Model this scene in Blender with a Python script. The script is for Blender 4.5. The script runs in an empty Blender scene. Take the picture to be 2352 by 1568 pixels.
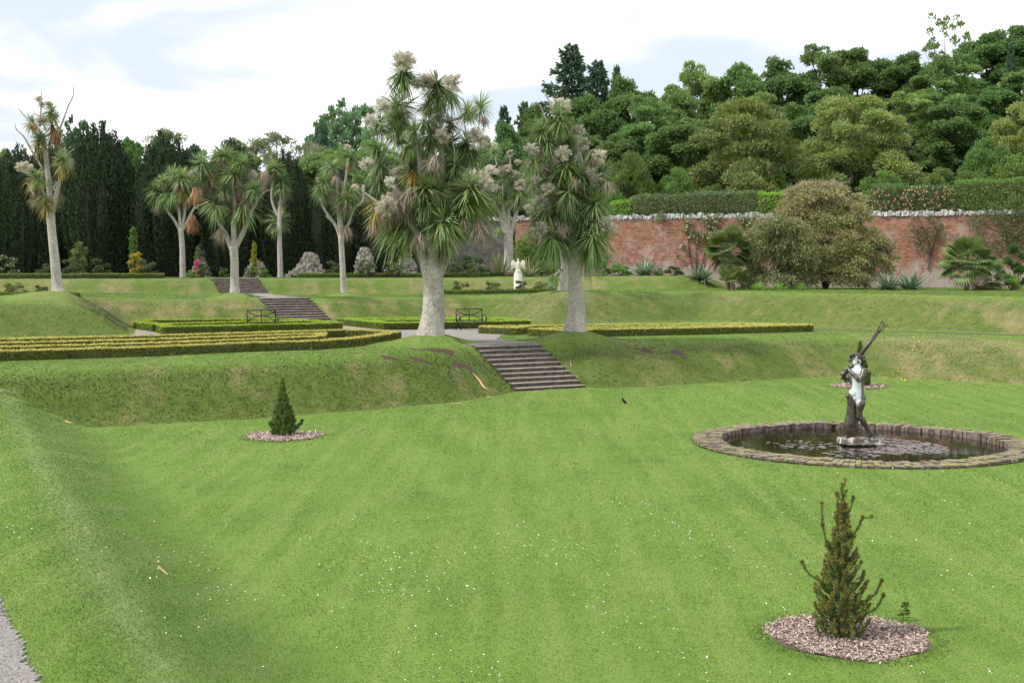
import bpy, math, random
import numpy as np
from mathutils import Vector, Matrix
R = math.radians
rng = np.random.default_rng(7)
random.seed(7)
sc = bpy.context.scene
COL = sc.collection

# ------------------------------------------------------------------ survey helpers (image survey -> plan)
FPX, HCAM = 2966.0, 4.4
PITCH = math.atan(169 / FPX)
def ray(x, y):
    a, b = (x - 1176) / FPX, (784 - y) / FPX
    return np.array([a, math.cos(PITCH) + b * math.sin(PITCH), -math.sin(PITCH) + b * math.cos(PITCH)])
def G(x, y, z):
    r = ray(x, y); t = (z - HCAM) / r[2]
    return np.array([r[0] * t, r[1] * t, z])
def Q(x, y, D):
    r = ray(x, y); t = D / r[1]
    return np.array([r[0] * t, D, HCAM + r[2] * t])

# ------------------------------------------------------------------ mesh helpers
def tag(o, label=None, cat=None, group=None, kind=None):
    if label: o['label'] = label
    if cat: o['category'] = cat
    if group: o['group'] = group
    if kind: o['kind'] = kind
    return o
def link(name, me, mat=None, parent=None, loc=None):
    o = bpy.data.objects.new(name, me); COL.objects.link(o)
    if mat is not None and me is not None and len(me.materials) == 0: me.materials.append(mat)
    if parent is not None: o.parent = parent
    if loc is not None: o.location = loc
    return o
def empty(name, loc, rz=0, label=None, cat=None, group=None):
    o = bpy.data.objects.new(name, None); COL.objects.link(o)
    o.location = loc; o.rotation_euler = (0, 0, rz); o.empty_display_size = .2
    return tag(o, label, cat, group)
def mesh_vf(name, V, F, smooth=False, mat=None):
    """V (n,3), F (m,k) arrays of one face size"""
    V = np.asarray(V, dtype=np.float32).reshape(-1, 3); F = np.asarray(F, dtype=np.int32)
    me = bpy.data.meshes.new(name)
    k = F.shape[1]
    me.vertices.add(len(V)); me.vertices.foreach_set('co', V.ravel())
    me.loops.add(F.size); me.loops.foreach_set('vertex_index', F.ravel())
    me.polygons.add(len(F)); me.polygons.foreach_set('loop_start', np.arange(0, F.size, k, dtype=np.int32))
    me.polygons.foreach_set('loop_total', np.full(len(F), k, dtype=np.int32))
    me.polygons.foreach_set('use_smooth', np.full(len(F), smooth))
    me.update(calc_edges=True)
    if mat: me.materials.append(mat)
    return me
def quads_mesh(name, Qd, mat=None, smooth=False):
    Qd = np.asarray(Qd).reshape(-1, 4, 3)
    return mesh_vf(name, Qd.reshape(-1, 3), np.arange(len(Qd) * 4).reshape(-1, 4), smooth, mat)
def unit(a):
    a = np.asarray(a, dtype=float)
    return a / np.maximum(np.linalg.norm(a, axis=-1, keepdims=True), 1e-9)
def rand_dirs(n, r=None):
    r = r or rng
    return unit(r.normal(size=(n, 3)))
def leafquads(c, d, L, W, r=None):
    r = r or rng
    n = len(c); d = unit(d)
    L = np.broadcast_to(np.asarray(L, dtype=float), (n,))[:, None]; W = np.broadcast_to(np.asarray(W, dtype=float), (n,))[:, None]
    s = unit(np.cross(d, rand_dirs(n, r)))
    nn = np.cross(d, s)
    return np.stack([c, c + d * L * .5 + s * W * .5, c + d * L - nn * L * .12, c + d * L * .5 - s * W * .5], axis=1)
class MB:
    def __init__(s): s.v = []; s.f = []
    def add(s, vs, fs):
        b = len(s.v); s.v += [tuple(map(float, v)) for v in vs]; s.f += [tuple(b + i for i in f) for f in fs]
    def box(s, c, size, rz=0, jit=0):
        cx, cy, cz = c; x, y, z = [q / 2 for q in size]; ca, sa = math.cos(rz), math.sin(rz)
        vs = []
        for dz in (-z, z):
            for dx, dy in ((-x, -y), (x, -y), (x, y), (-x, y)):
                j = [random.uniform(-jit, jit) for _ in range(3)]
                vs.append((cx + dx * ca - dy * sa + j[0], cy + dx * sa + dy * ca + j[1], cz + dz + j[2]))
        s.add(vs, [(3, 2, 1, 0), (4, 5, 6, 7), (0, 1, 5, 4), (1, 2, 6, 5), (2, 3, 7, 6), (3, 0, 4, 7)])
    def tube(s, pts, rad, n=8, wob=0, cap=True):
        pts = [np.array(p, dtype=float) for p in pts]
        if not hasattr(rad, '__len__'): rad = [rad] * len(pts)
        ref = np.array([0.3, 1, .1]); rings = []
        for i, p in enumerate(pts):
            t = pts[min(i + 1, len(pts) - 1)] - pts[max(i - 1, 0)]
            t = t / max(np.linalg.norm(t), 1e-9)
            a = np.cross(t, ref); 
            if np.linalg.norm(a) < .1: a = np.cross(t, [1, 0, 0])
            a /= np.linalg.norm(a); b = np.cross(t, a)
            ring = []
            for k in range(n):
                th = 2 * math.pi * k / n
                rr = rad[i] * (1 + (wob * math.sin(3 * th + i * .35) + wob * .6 * math.sin(7 * th - i * .5)) + (random.uniform(-wob, wob) * .5 if wob else 0))
                ring.append(p + (a * math.cos(th) + b * math.sin(th)) * rr)
            rings.append(ring)
        vs = [q for r_ in rings for q in r_]; fs = []
        for i in range(len(pts) - 1):
            for k in range(n):
                k2 = (k + 1) % n
                fs.append((i * n + k, i * n + k2, (i + 1) * n + k2, (i + 1) * n + k))
        if cap:
            fs.append(tuple(range(n - 1, -1, -1))); fs.append(tuple((len(pts) - 1) * n + k for k in range(n)))
        s.add(vs, fs)
    def blob(s, c, rad, rot=None, seg=12, rings=8, noise=0):
        c = np.array(c, dtype=float); rad = np.array(rad if hasattr(rad, '__len__') else [rad] * 3, dtype=float)
        M = np.array(rot.to_matrix()) if rot is not None else np.eye(3)
        vs = [c + M @ (rad * [0, 0, 1])]
        for i in range(1, rings):
            ph = math.pi * i / rings
            for k in range(seg):
                th = 2 * math.pi * k / seg
                q = np.array([math.sin(ph) * math.cos(th), math.sin(ph) * math.sin(th), math.cos(ph)]) * (1 + random.uniform(-noise, noise))
                vs.append(c + M @ (rad * q))
        vs.append(c + M @ (rad * [0, 0, -1])); fs = []
        for k in range(seg): fs.append((0, 1 + k, 1 + (k + 1) % seg))
        for i in range(rings - 2):
            for k in range(seg):
                a = 1 + i * seg; b = a + seg; k2 = (k + 1) % seg
                fs.append((a + k, b + k, b + k2, a + k2))
        last = len(vs) - 1; a = 1 + (rings - 2) * seg
        for k in range(seg): fs.append((last, a + (k + 1) % seg, a + k))
        s.add(vs, fs)
    def mesh(s, name, mat=None, smooth=False):
        me = bpy.data.meshes.new(name); me.from_pydata(s.v, [], s.f); me.update()
        if smooth: me.polygons.foreach_set('use_smooth', [True] * len(me.polygons))
        if mat: me.materials.append(mat)
        return me
    def build(s, name, mat, parent=None, smooth=False, loc=None):
        return link(name, s.mesh(name, mat, smooth), None, parent, loc)
def spline(pts, n=6):
    pts = [np.array(p, dtype=float) for p in pts]; out = []
    P = [2 * pts[0] - pts[1]] + pts + [2 * pts[-1] - pts[-2]]
    for i in range(1, len(P) - 2):
        for k in range(n):
            t = k / n
            out.append(.5 * ((2 * P[i]) + (-P[i - 1] + P[i + 1]) * t + (2 * P[i - 1] - 5 * P[i] + 4 * P[i + 1] - P[i + 2]) * t * t + (-P[i - 1] + 3 * P[i] - 3 * P[i + 1] + P[i + 2]) * t ** 3))
    out.append(pts[-1]); return out

# ------------------------------------------------------------------ material helpers
class NT:
    def __init__(s, name):
        s.m = bpy.data.materials.new(name); s.m.use_nodes = True; s.t = s.m.node_tree; s.t.nodes.clear()
        s.out = s.n('ShaderNodeOutputMaterial')
    def n(s, t, **k):
        nd = s.t.nodes.new(t)
        for a, b in k.items(): setattr(nd, a, b)
        return nd
    def l(s, a, b): s.t.links.new(a, b)
    def noise(s, scale, detail=4, rough=.55, vec=None, dist=0):
        nd = s.n('ShaderNodeTexNoise'); nd.inputs['Scale'].default_value = scale; nd.inputs['Detail'].default_value = detail
        nd.inputs['Roughness'].default_value = rough; nd.inputs['Distortion'].default_value = dist
        if vec is not None: s.l(vec, nd.inputs['Vector'])
        return nd.outputs['Fac']
    def pos(s): return s.n('ShaderNodeNewGeometry').outputs['Position']
    def obj(s): return s.n('ShaderNodeTexCoord').outputs['Object']
    def mapr(s, v, a, b, c=0, d=1):
        nd = s.n('ShaderNodeMapRange'); s.l(v, nd.inputs[0])
        for i, q in enumerate((a, b, c, d)): nd.inputs[i + 1].default_value = q
        return nd.outputs[0]
    def math(s, op, a, b=None, clamp=False):
        nd = s.n('ShaderNodeMath', operation=op, use_clamp=clamp)
        for i, q in enumerate((a, b)):
            if q is None: continue
            if hasattr(q, 'links'): s.l(q, nd.inputs[i])
            else: nd.inputs[i].default_value = q
        return nd.outputs[0]
    def mix(s, fac, a, b, mode='MIX'):
        nd = s.n('ShaderNodeMix', data_type='RGBA', blend_type=mode)
        for i, q in ((0, fac), (6, a), (7, b)):
            if hasattr(q, 'links'): s.l(q, nd.inputs[i])
            elif i == 0: nd.inputs[0].default_value = q
            else: nd.inputs[i].default_value = (*q, 1)
        return nd.outputs[2]
    def attr(s, name): return s.n('ShaderNodeAttribute', attribute_name=name).outputs['Fac']
    def bump(s, h, strength=.5, dist=.02):
        nd = s.n('ShaderNodeBump'); nd.inputs['Strength'].default_value = strength; nd.inputs['Distance'].default_value = dist
        s.l(h, nd.inputs['Height']); return nd.outputs[0]
    def pbr(s, col, rough=.7, spec=.3, metal=0, bump=None):
        b = s.n('ShaderNodeBsdfPrincipled')
        if hasattr(col, 'links'): s.l(col, b.inputs['Base Color'])
        else: b.inputs['Base Color'].default_value = (*col, 1)
        if hasattr(rough, 'links'): s.l(rough, b.inputs['Roughness'])
        else: b.inputs['Roughness'].default_value = rough
        b.inputs['Specular IOR Level'].default_value = spec; (s.l(metal, b.inputs['Metallic']) if hasattr(metal, 'links') else setattr(b.inputs['Metallic'], 'default_value', metal))
        if bump is not None: s.l(bump, b.inputs['Normal'])
        return b.outputs[0]
    def done(s, sh): s.l(sh, s.out.inputs['Surface']); return s.m
    def leafshade(s, col, trans=.35, gloss=.0):
        b = s.pbr(col, .55, gloss)
        t = s.n('ShaderNodeBsdfTranslucent'); s.l(col, t.inputs['Color'])
        m = s.n('ShaderNodeMixShader'); m.inputs[0].default_value = trans
        s.l(b, m.inputs[1]); s.l(t.outputs[0], m.inputs[2]); return m.outputs[0]
def leaf_mat(name, c1, c2, c3=None, p3=.1, trans=.35, nscale=.6, gloss=.25, var=.35):
    m = NT(name)
    ri = m.n('ShaderNodeNewGeometry').outputs['Random Per Island']
    oi = m.n('ShaderNodeObjectInfo').outputs['Random']
    col = m.mix(ri, c1, c2)
    ns = m.noise(nscale, 3, .6, m.obj())
    col = m.mix(m.mapr(ns, .35, .7, 0, .55), col, tuple(min(1, q * 1.5 + .01) for q in c2))
    if c3:
        f = m.math('LESS_THAN', m.math('FRACT', m.math('MULTIPLY', ri, 17.3)), p3)
        col = m.mix(f, col, c3)
    hsv = m.n('ShaderNodeHueSaturation'); m.l(col, hsv.inputs['Color'])
    m.l(m.mapr(oi, 0, 1, 1 - var * .6, 1 + var * .6), hsv.inputs['Value'])
    m.l(m.mapr(m.math('FRACT', m.math('MULTIPLY', oi, 7.7)), 0, 1, .485, .515), hsv.inputs['Hue'])
    return m.done(m.leafshade(hsv.outputs[0], trans, gloss))
def simple_mat(name, c1, c2, scale=8, rough=.8, bump=.4, spec=.3, metal=0, bd=.02):
    m = NT(name); o = m.obj(); ns = m.noise(scale, 6, .65, o)
    col = m.mix(m.mapr(ns, .3, .7), c1, c2)
    return m.done(m.pbr(col, rough, spec, metal, m.bump(m.noise(scale * 4, 5, .7, o), bump, bd)))

# ------------------------------------------------------------------ terrain
Z1, Z2, Z3, ZP = 1.46, 2.72, 3.72, 1.15
UD, VD = np.array([.875, .485]), np.array([-.485, .875])      # garden axes in plan
UD = UD / np.linalg.norm(UD); VD = VD / np.linalg.norm(VD)
def g2(x, y, z): return tuple(G(x, y, z)[:2])
A_ = g2(239, 984, 0); B_ = g2(1930, 865, 0); RR_ = g2(2352, 885, 0)
POLY1 = [(A_[0] - 60 * .86, A_[1] - 60 * .5), A_, g2(560, 966, 0), g2(804, 948, 0), g2(1050, 926, 0), (.2, 45.3), (2.7, 46.8), g2(1400, 894, 0), g2(1628, 883, 0), B_, RR_,
         (RR_[0] + 40 * .83, RR_[1] - 40 * .55), (400, 10), (400, 900), (-400, 900), (-400, -10)]
POLY2 = [(-70, 40), (-22, 54.6), (-17.4, 56.2), (-16.6, 57.2), (-18.9, 64.6), (-12.05, 67.85), (-9.6, 69.2), (-1.8, 73.7), (1.2, 66.9), (2.2, 66.6), (10.5, 72.0),
         (22.4, 56.9), (60, 10), (400, -60), (400, 900), (-400, 900), (-400, 0)]
POLY3 = [(-80, 70), (-29, 76.5), (-24, 77.5), (-18.0, 80.3), (-15.5, 81.7), (-5, 84.5), (4, 86), (10.5, 85.4), (13.5, 86.5), (15.5, 91), (17, 104), (17, 900), (-400, 900), (-400, 60)]
pb0 = g2(860, 1568, 0)
dP = np.array(A_) - np.array(pb0); dP /= np.linalg.norm(dP)
POLYP = [tuple(np.array(A_) + dP * 25), A_, g2(420, 1150, 0), pb0, tuple(np.array(pb0) - dP * 22), (-200, -6), (-200, 60)]
def segdist(P, poly):
    d = np.full(len(P), 1e9)
    for i in range(len(poly)):
        a = np.array(poly[i]); b = np.array(poly[(i + 1) % len(poly)]); ab = b - a
        t = np.clip(((P - a) @ ab) / (ab @ ab), 0, 1)
        d = np.minimum(d, np.hypot(*(P - a - t[:, None] * ab).T))
    return d
def inside(P, poly):
    r = np.zeros(len(P), bool)
    for i in range(len(poly)):
        x1, y1 = poly[i]; x2, y2 = poly[(i + 1) % len(poly)]
        if y1 == y2: continue
        c = ((y1 > P[:, 1]) != (y2 > P[:, 1])) & (P[:, 0] < (x2 - x1) * (P[:, 1] - y1) / (y2 - y1) + x1)
        r ^= c
    return r
def sst(t): t = np.clip(t, 0, 1); return t * t * (3 - 2 * t)
def prof(d, w, r=.5):          # bank profile: rounded shoulder, crisper foot
    t = np.clip(d / w, 0, 1.0)
    lin = np.clip(d / (w * .88), 0, 1)
    return .45 * lin + .55 * (1 - (1 - t) ** 2.0) * (.25 + .75 * sst(t * 2.2))
_ph = rng.uniform(0, 6.28, (24,)); _fr = rng.normal(size=(24, 2))
def lump(P, s=1.0):
    v = np.zeros(len(P))
    for i in range(24):
        k = _fr[i] * (.5 + i * .22) / s
        v += np.sin(P @ k + _ph[i]) / (1 + i * .35)
    return v / 4
MOUNDS = []    # x, y, h, r
FL = [dict(bl=np.array([.2, 45.5]), run=3.5, n=10, z0=0, z1=Z1, w=2.8), dict(bl=np.array([-12.05, 67.85]), run=3.95, n=10, z0=Z1, z1=Z2, w=2.8),
      dict(bl=np.array([-18.0, 80.3]), run=2.4, n=8, z0=Z2, z1=Z3, w=3.0)]
POND = np.array([G(1983, 1020, 0)[0], (G(1983, 1072, .05)[1] + G(1983, 968, .05)[1]) / 2]); PR = 4.15
WA = np.array(Q(1186, 498, 99)[:2]); WB = np.array(Q(2352, 483, 87.5)[:2]); WD = (WB - WA) / np.linalg.norm(WB - WA)
WN = np.array([-WD[1], WD[0]])
if WN[1] < 0: WN = -WN
WE = WA + WD * 60
def z2f(X): return Z2 + .33 * sst((X + 5) / 17) + .18 * sst((-17 - X) / 6)
def z3f(X): return Z3 + .13 * sst((X + 5) / 17)
def hill(P):
    w = (P - WA) @ WN; s = (P - WA) @ WD
    up = sst((w - .4) / 1.2) * sst((s + 2) / 3)
    rise = np.clip(w - 6, 0, 90) * (.06 + .15 * sst((s - 0) / 30))
    rise = np.where(P[:, 1] > 170, rise + 0, rise)
    return up * (3.9 + rise)
def pbprof(d): return .93 * sst(np.clip(d / 3.1, 0, 1)) + .24 * np.clip((d - 1.6) / 4.5, 0, 1)
def terrain(P, info=False):
    P = np.asarray(P, dtype=float).reshape(-1, 2); X = P[:, 0]; Y = P[:, 1]
    d1 = np.where(inside(P, POLY1), segdist(P, POLY1), 0); d2 = np.where(inside(P, POLY2), segdist(P, POLY2), 0)
    d3 = np.where(inside(P, POLY3), segdist(P, POLY3), 0); dp = np.where(inside(P, POLYP), segdist(P, POLYP), 0)
    w1, w2, w3, wp = 3.6, 3.4, 2.6, 2.5
    zz2 = z2f(X)
    z = pbprof(dp)
    a = Z1 * prof(d1, w1); z = np.maximum(z, a)
    z = np.where(d2 > 0, Z1 + (zz2 - Z1) * prof(d2, w2), z)
    z = np.where(d3 > 0, zz2 + (z3f(X) - zz2) * prof(d3, w3), z)
    bank = np.maximum.reduce([((d1 > 0) & (d1 < w1) & (a >= pbprof(dp) - .02)) * np.clip(1.0 - np.maximum(0, d1 / w1 - .62) * 2.9, 0, 1) * np.clip(d1 / .12, 0, 1),
        (d2 > 0) * np.clip(1.0 - np.maximum(0, d2 / w2 - .62) * 2.9, 0, 1), (d3 > 0) * np.clip(1.0 - np.maximum(0, d3 / w3 - .62) * 2.9, 0, 1) * .75])
    pbank = (dp > 0) * (d1 < 2) * np.exp(-((dp / wp - 1.0 + .06 * lump(P * 2)) / .09) ** 2) 
    z = z + .035 * lump(P, 1.4) * (.25 + bank) + .02 * lump(P * 3.1, 1.0) * bank
    for (mx, my, h, r) in MOUNDS:
        q = ((X - mx) ** 2 + (Y - my) ** 2) / r ** 2
        z = z + h * np.exp(-q)
    for F in FL:      # turf meets the edges of the steps
        rel = P - F['bl']; su = rel @ UD; sv = rel @ VD
        line = F['z0'] + (F['z1'] - F['z0']) * np.clip(sv / F['run'], 0, 1)
        lat = np.maximum(np.maximum(-su, su - F['w']), 0)
        near = (1 - sst(lat / 1.1)) * sst((sv + .9) / .9) * (1 - sst((sv - F['run']) / 1.0))
        z = z * (1 - near) + (line + .07 + .04 * lump(P * 4)) * near
        ins = (su > .02) & (su < F['w'] - .02) & (sv > -.05) & (sv < F['run'] + .1)
        z = np.where(ins, line - .30, z)
        lay = (su > -.3) & (su < F['w'] + .3) & (sv >= F['run'] + .05) & (sv < F['run'] + 1.6)
        z = np.where(lay, F['z1'] - .02, z)
    rp = np.hypot(X - POND[0], Y - POND[1])
    z = np.where(rp < PR - .12, -.7, z)
    # the bank the photographer stands on
    z = np.where(Y < 4.3, np.maximum(z, 2.75 * sst((4.2 - Y) / 3.2)), z)
    z = z + hill(P)
    if info: return z, bank, pbank, d1, d2, d3, dp
    return z
def gz(x, y): return float(terrain([(x, y)])[0])
def place(x, D, dz=0):
    X = (x - 1176) / FPX * D * 1.0
    X = Q(x, 640, D)[0]
    return (X, D, gz(X, D) + dz)
# tree feet raise the turf
def mound_for(x, y, D, r):
    p = Q(x, y, D); MOUNDS.append((p[0], p[1], p[2] - gz(p[0], p[1]), r))
mound_for(992, 766, 49.5, 1.5); mound_for(1322, 758, 51.5, 1.4); mound_for(130, 672, 62, 1.9); mound_for(540, 671, 72.5, 1.2)
mound_for(790, 672, 76, 1.1); mound_for(1291, 667, 72.3, 3.0); mound_for(1166, 624, 95, 2.4)
MOUNDS.append((-24, 61, .12, 4.0))

def axis_coords(lo, hi, step, far, ratio=1.25):
    c = list(np.arange(lo, hi + 1e-6, step)); s = step
    a = []; x = lo
    while x > -far: s *= ratio; x -= s; a.append(x)
    s = step; b = []; x = hi
    while x < far: s *= ratio; x += s; b.append(x)
    return np.array(a[::-1] + c + b)
xs = axis_coords(-30, 32, .16, 1500); ys = axis_coords(4, 92, .16, 1600)
XX, YY = np.meshgrid(xs, ys); GP = np.stack([XX.ravel(), YY.ravel()], 1)
gzv, gb, gpb, gd1, gd2, gd3, gdp = terrain(GP, True)
nx, ny = len(xs), len(ys)
idx = np.arange(nx * ny).reshape(ny, nx)
FF = np.stack([idx[:-1, :-1], idx[:-1, 1:], idx[1:, 1:], idx[1:, :-1]], -1).reshape(-1, 4)
me = mesh_vf('ground', np.column_stack([GP, gzv]), FF, True)
def add_attr(me, name, val):
    a = me.attributes.new(name, 'FLOAT', 'POINT'); a.data.foreach_set('value', np.asarray(val, dtype=np.float32))
def zone_dry(P, bank):
    v = lump(P * .9 + 13, 1.0) + .7 * lump(P * 2.7 + 5, 1.0)
    dry = bank * sst((v + .30) / 1.1)
    for (x, y, r, s, g) in DRY:
        dry = np.maximum(dry, s * np.exp(-((P[:, 0] - x) ** 2 + (P[:, 1] - y) ** 2) / r ** 2) * (.6 + .5 * v))
    return np.clip(dry, 0, 1)
def g3(x, y, D): q = Q(x, y, D); return (q[0], q[1])
DRY = [(*g3(1280, 700, 70), 3.2, 1.1, 0), (*g3(1180, 710, 71), 2.2, .7, 0), (*g3(1330, 775, 51), 1.6, .9, 0), (*g3(985, 780, 49.3), 1.3, .6, 0), (*g3(130, 690, 60), 2.5, .7, 0),
       (*g3(2130, 835, 53.5), 2.5, 1.0, 0), (*g3(2260, 840, 51.5), 2.2, .9, 0), (*g3(1700, 672, 73), 3, .5, 0), (*g3(1480, 820, 49.5), 2.0, .55, 0), (*g3(555, 690, 71), 2.2, .6, 0), (*g3(2000, 690, 64), 6, .5, 0)]
add_attr(me, 'bank', gb); add_attr(me, 'dry', zone_dry(GP, gb)); add_attr(me, 'pale', gpb)
def pbz(dp, d1): return np.clip(1.2 - np.abs(dp - 1.25) / 1.0, 0, 1) * (d1 < 1) * (dp > 0)
add_attr(me, 'pb', pbz(gdp, gd1))
SOIL = [(G(1000, 838, .9), .5), (G(965, 862, .7), .35), (G(900, 880, .5), .3), (G(1060, 850, .8), .35), (G(1410, 805, 1.1), .6), (G(1480, 822, .9), .3), (G(1560, 815, 1.), .35), (G(720, 826, 1.1), .25), (G(812, 882, .4), .2)]
soil = np.zeros(len(GP))
lp = lump(GP * 5)
for c, r in SOIL:
    q = np.hypot((GP[:, 0] - c[0]) * .6, GP[:, 1] - c[1]) / r + lp * .8
    soil = np.maximum(soil, sst((1.1 - q) / .5))
w_ = (GP - WA) @ WN; s_ = (GP - WA) @ WD
soil = np.maximum(soil, sst((3.2 + .5 * lp + w_) / .5) * (s_ > 17) * (w_ < 5) * (gd3 <= 0))
soil = np.maximum(soil, .8 * (GP[:, 1] > 92 + lp) * (w_ < 1))
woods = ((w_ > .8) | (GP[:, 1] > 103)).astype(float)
add_attr(me, 'soil', soil); add_attr(me, 'woods', woods)

def grass_color(m, blade=False):
    p = m.pos()
    mp = m.n('ShaderNodeMapping'); m.l(p, mp.inputs[0]); mp.inputs['Rotation'].default_value = (0, 0, -R(29)); mp.inputs['Scale'].default_value = (2.3, .16, 1)
    n1 = m.noise(.32, 3, .6, p); n2 = m.noise(2.3, 5, .7, p); n3 = m.noise(17, 4, .75, p); n4 = m.noise(1.0, 2, .5, mp.outputs[0])
    lawn = m.mix(m.mapr(n1, .3, .7), (.098, .180, .031), (.142, .230, .042))
    lawn = m.mix(m.mapr(n2, .45, .75, 0, .5), lawn, (.080, .148, .027))
    lawn = m.mix(m.mapr(m.noise(.13, 2, .5, p), .4, .6, 0, .6), lawn, (.120, .214, .036))
    lawn = m.mix(m.mapr(n4, .44, .66, 0, .55), lawn, (.175, .245, .062))
    lawn = m.mix(m.mapr(n3, .5, .8, 0, .35), lawn, (.175, .25, .07))
    bankc = m.mix(m.mapr(n2, .35, .65), (.064, .108, .020), (.102, .145, .031))
    bankc = m.mix(m.mapr(n3, .45, .75, 0, .35), bankc, (.14, .165, .05))
    col = m.mix(m.attr('bank'), lawn, bankc)
    dryc = m.mix(m.mapr(n3, .3, .7), (.17, .155, .06), (.27, .225, .12))
    dn = m.math('MULTIPLY', m.attr('dry'), m.mapr(n2, .3, .6, .35, 1.1), True)
    col = m.mix(dn, col, dryc)
    col = m.mix(m.math('MULTIPLY', m.attr('pale'), m.mapr(n2, .3, .7, .1, .5), True), col, (.30, .38, .16))
    ms = m.n('ShaderNodeMapping'); m.l(p, ms.inputs[0]); ms.inputs['Rotation'].default_value = (0, 0, -R(25)); ms.inputs['Scale'].default_value = (9, .35, 2)
    col = m.mix(m.math('MULTIPLY', m.attr('pb'), m.mapr(m.noise(1.0, 4, .6, ms.outputs[0]), .42, .62, 0, .30), True), col, (.10, .17, .035))
    return col, n2, n3
m = NT('turf'); col, n2, n3 = grass_color(m)
p = m.pos()
sd = m.attr('soil'); soilc = m.mix(m.noise(9, 5, .7, p), (.035, .024, .016), (.11, .078, .055))
col = m.mix(m.mapr(m.math('ADD', sd, m.mapr(n2, .3, .7, -.25, .25)), .35, .75), col, soilc)
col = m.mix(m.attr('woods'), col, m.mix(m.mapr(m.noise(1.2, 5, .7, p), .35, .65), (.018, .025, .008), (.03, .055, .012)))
hb = m.math('ADD', m.noise(60, 4, .8, p), m.math('MULTIPLY', m.noise(14, 4, .7, p), .5))
M_TURF = m.done(m.pbr(col, .85, .12, 0, m.bump(hb, .3, .02)))
me.materials.append(M_TURF)
ground = tag(link('ground', me), kind='structure')

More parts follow.
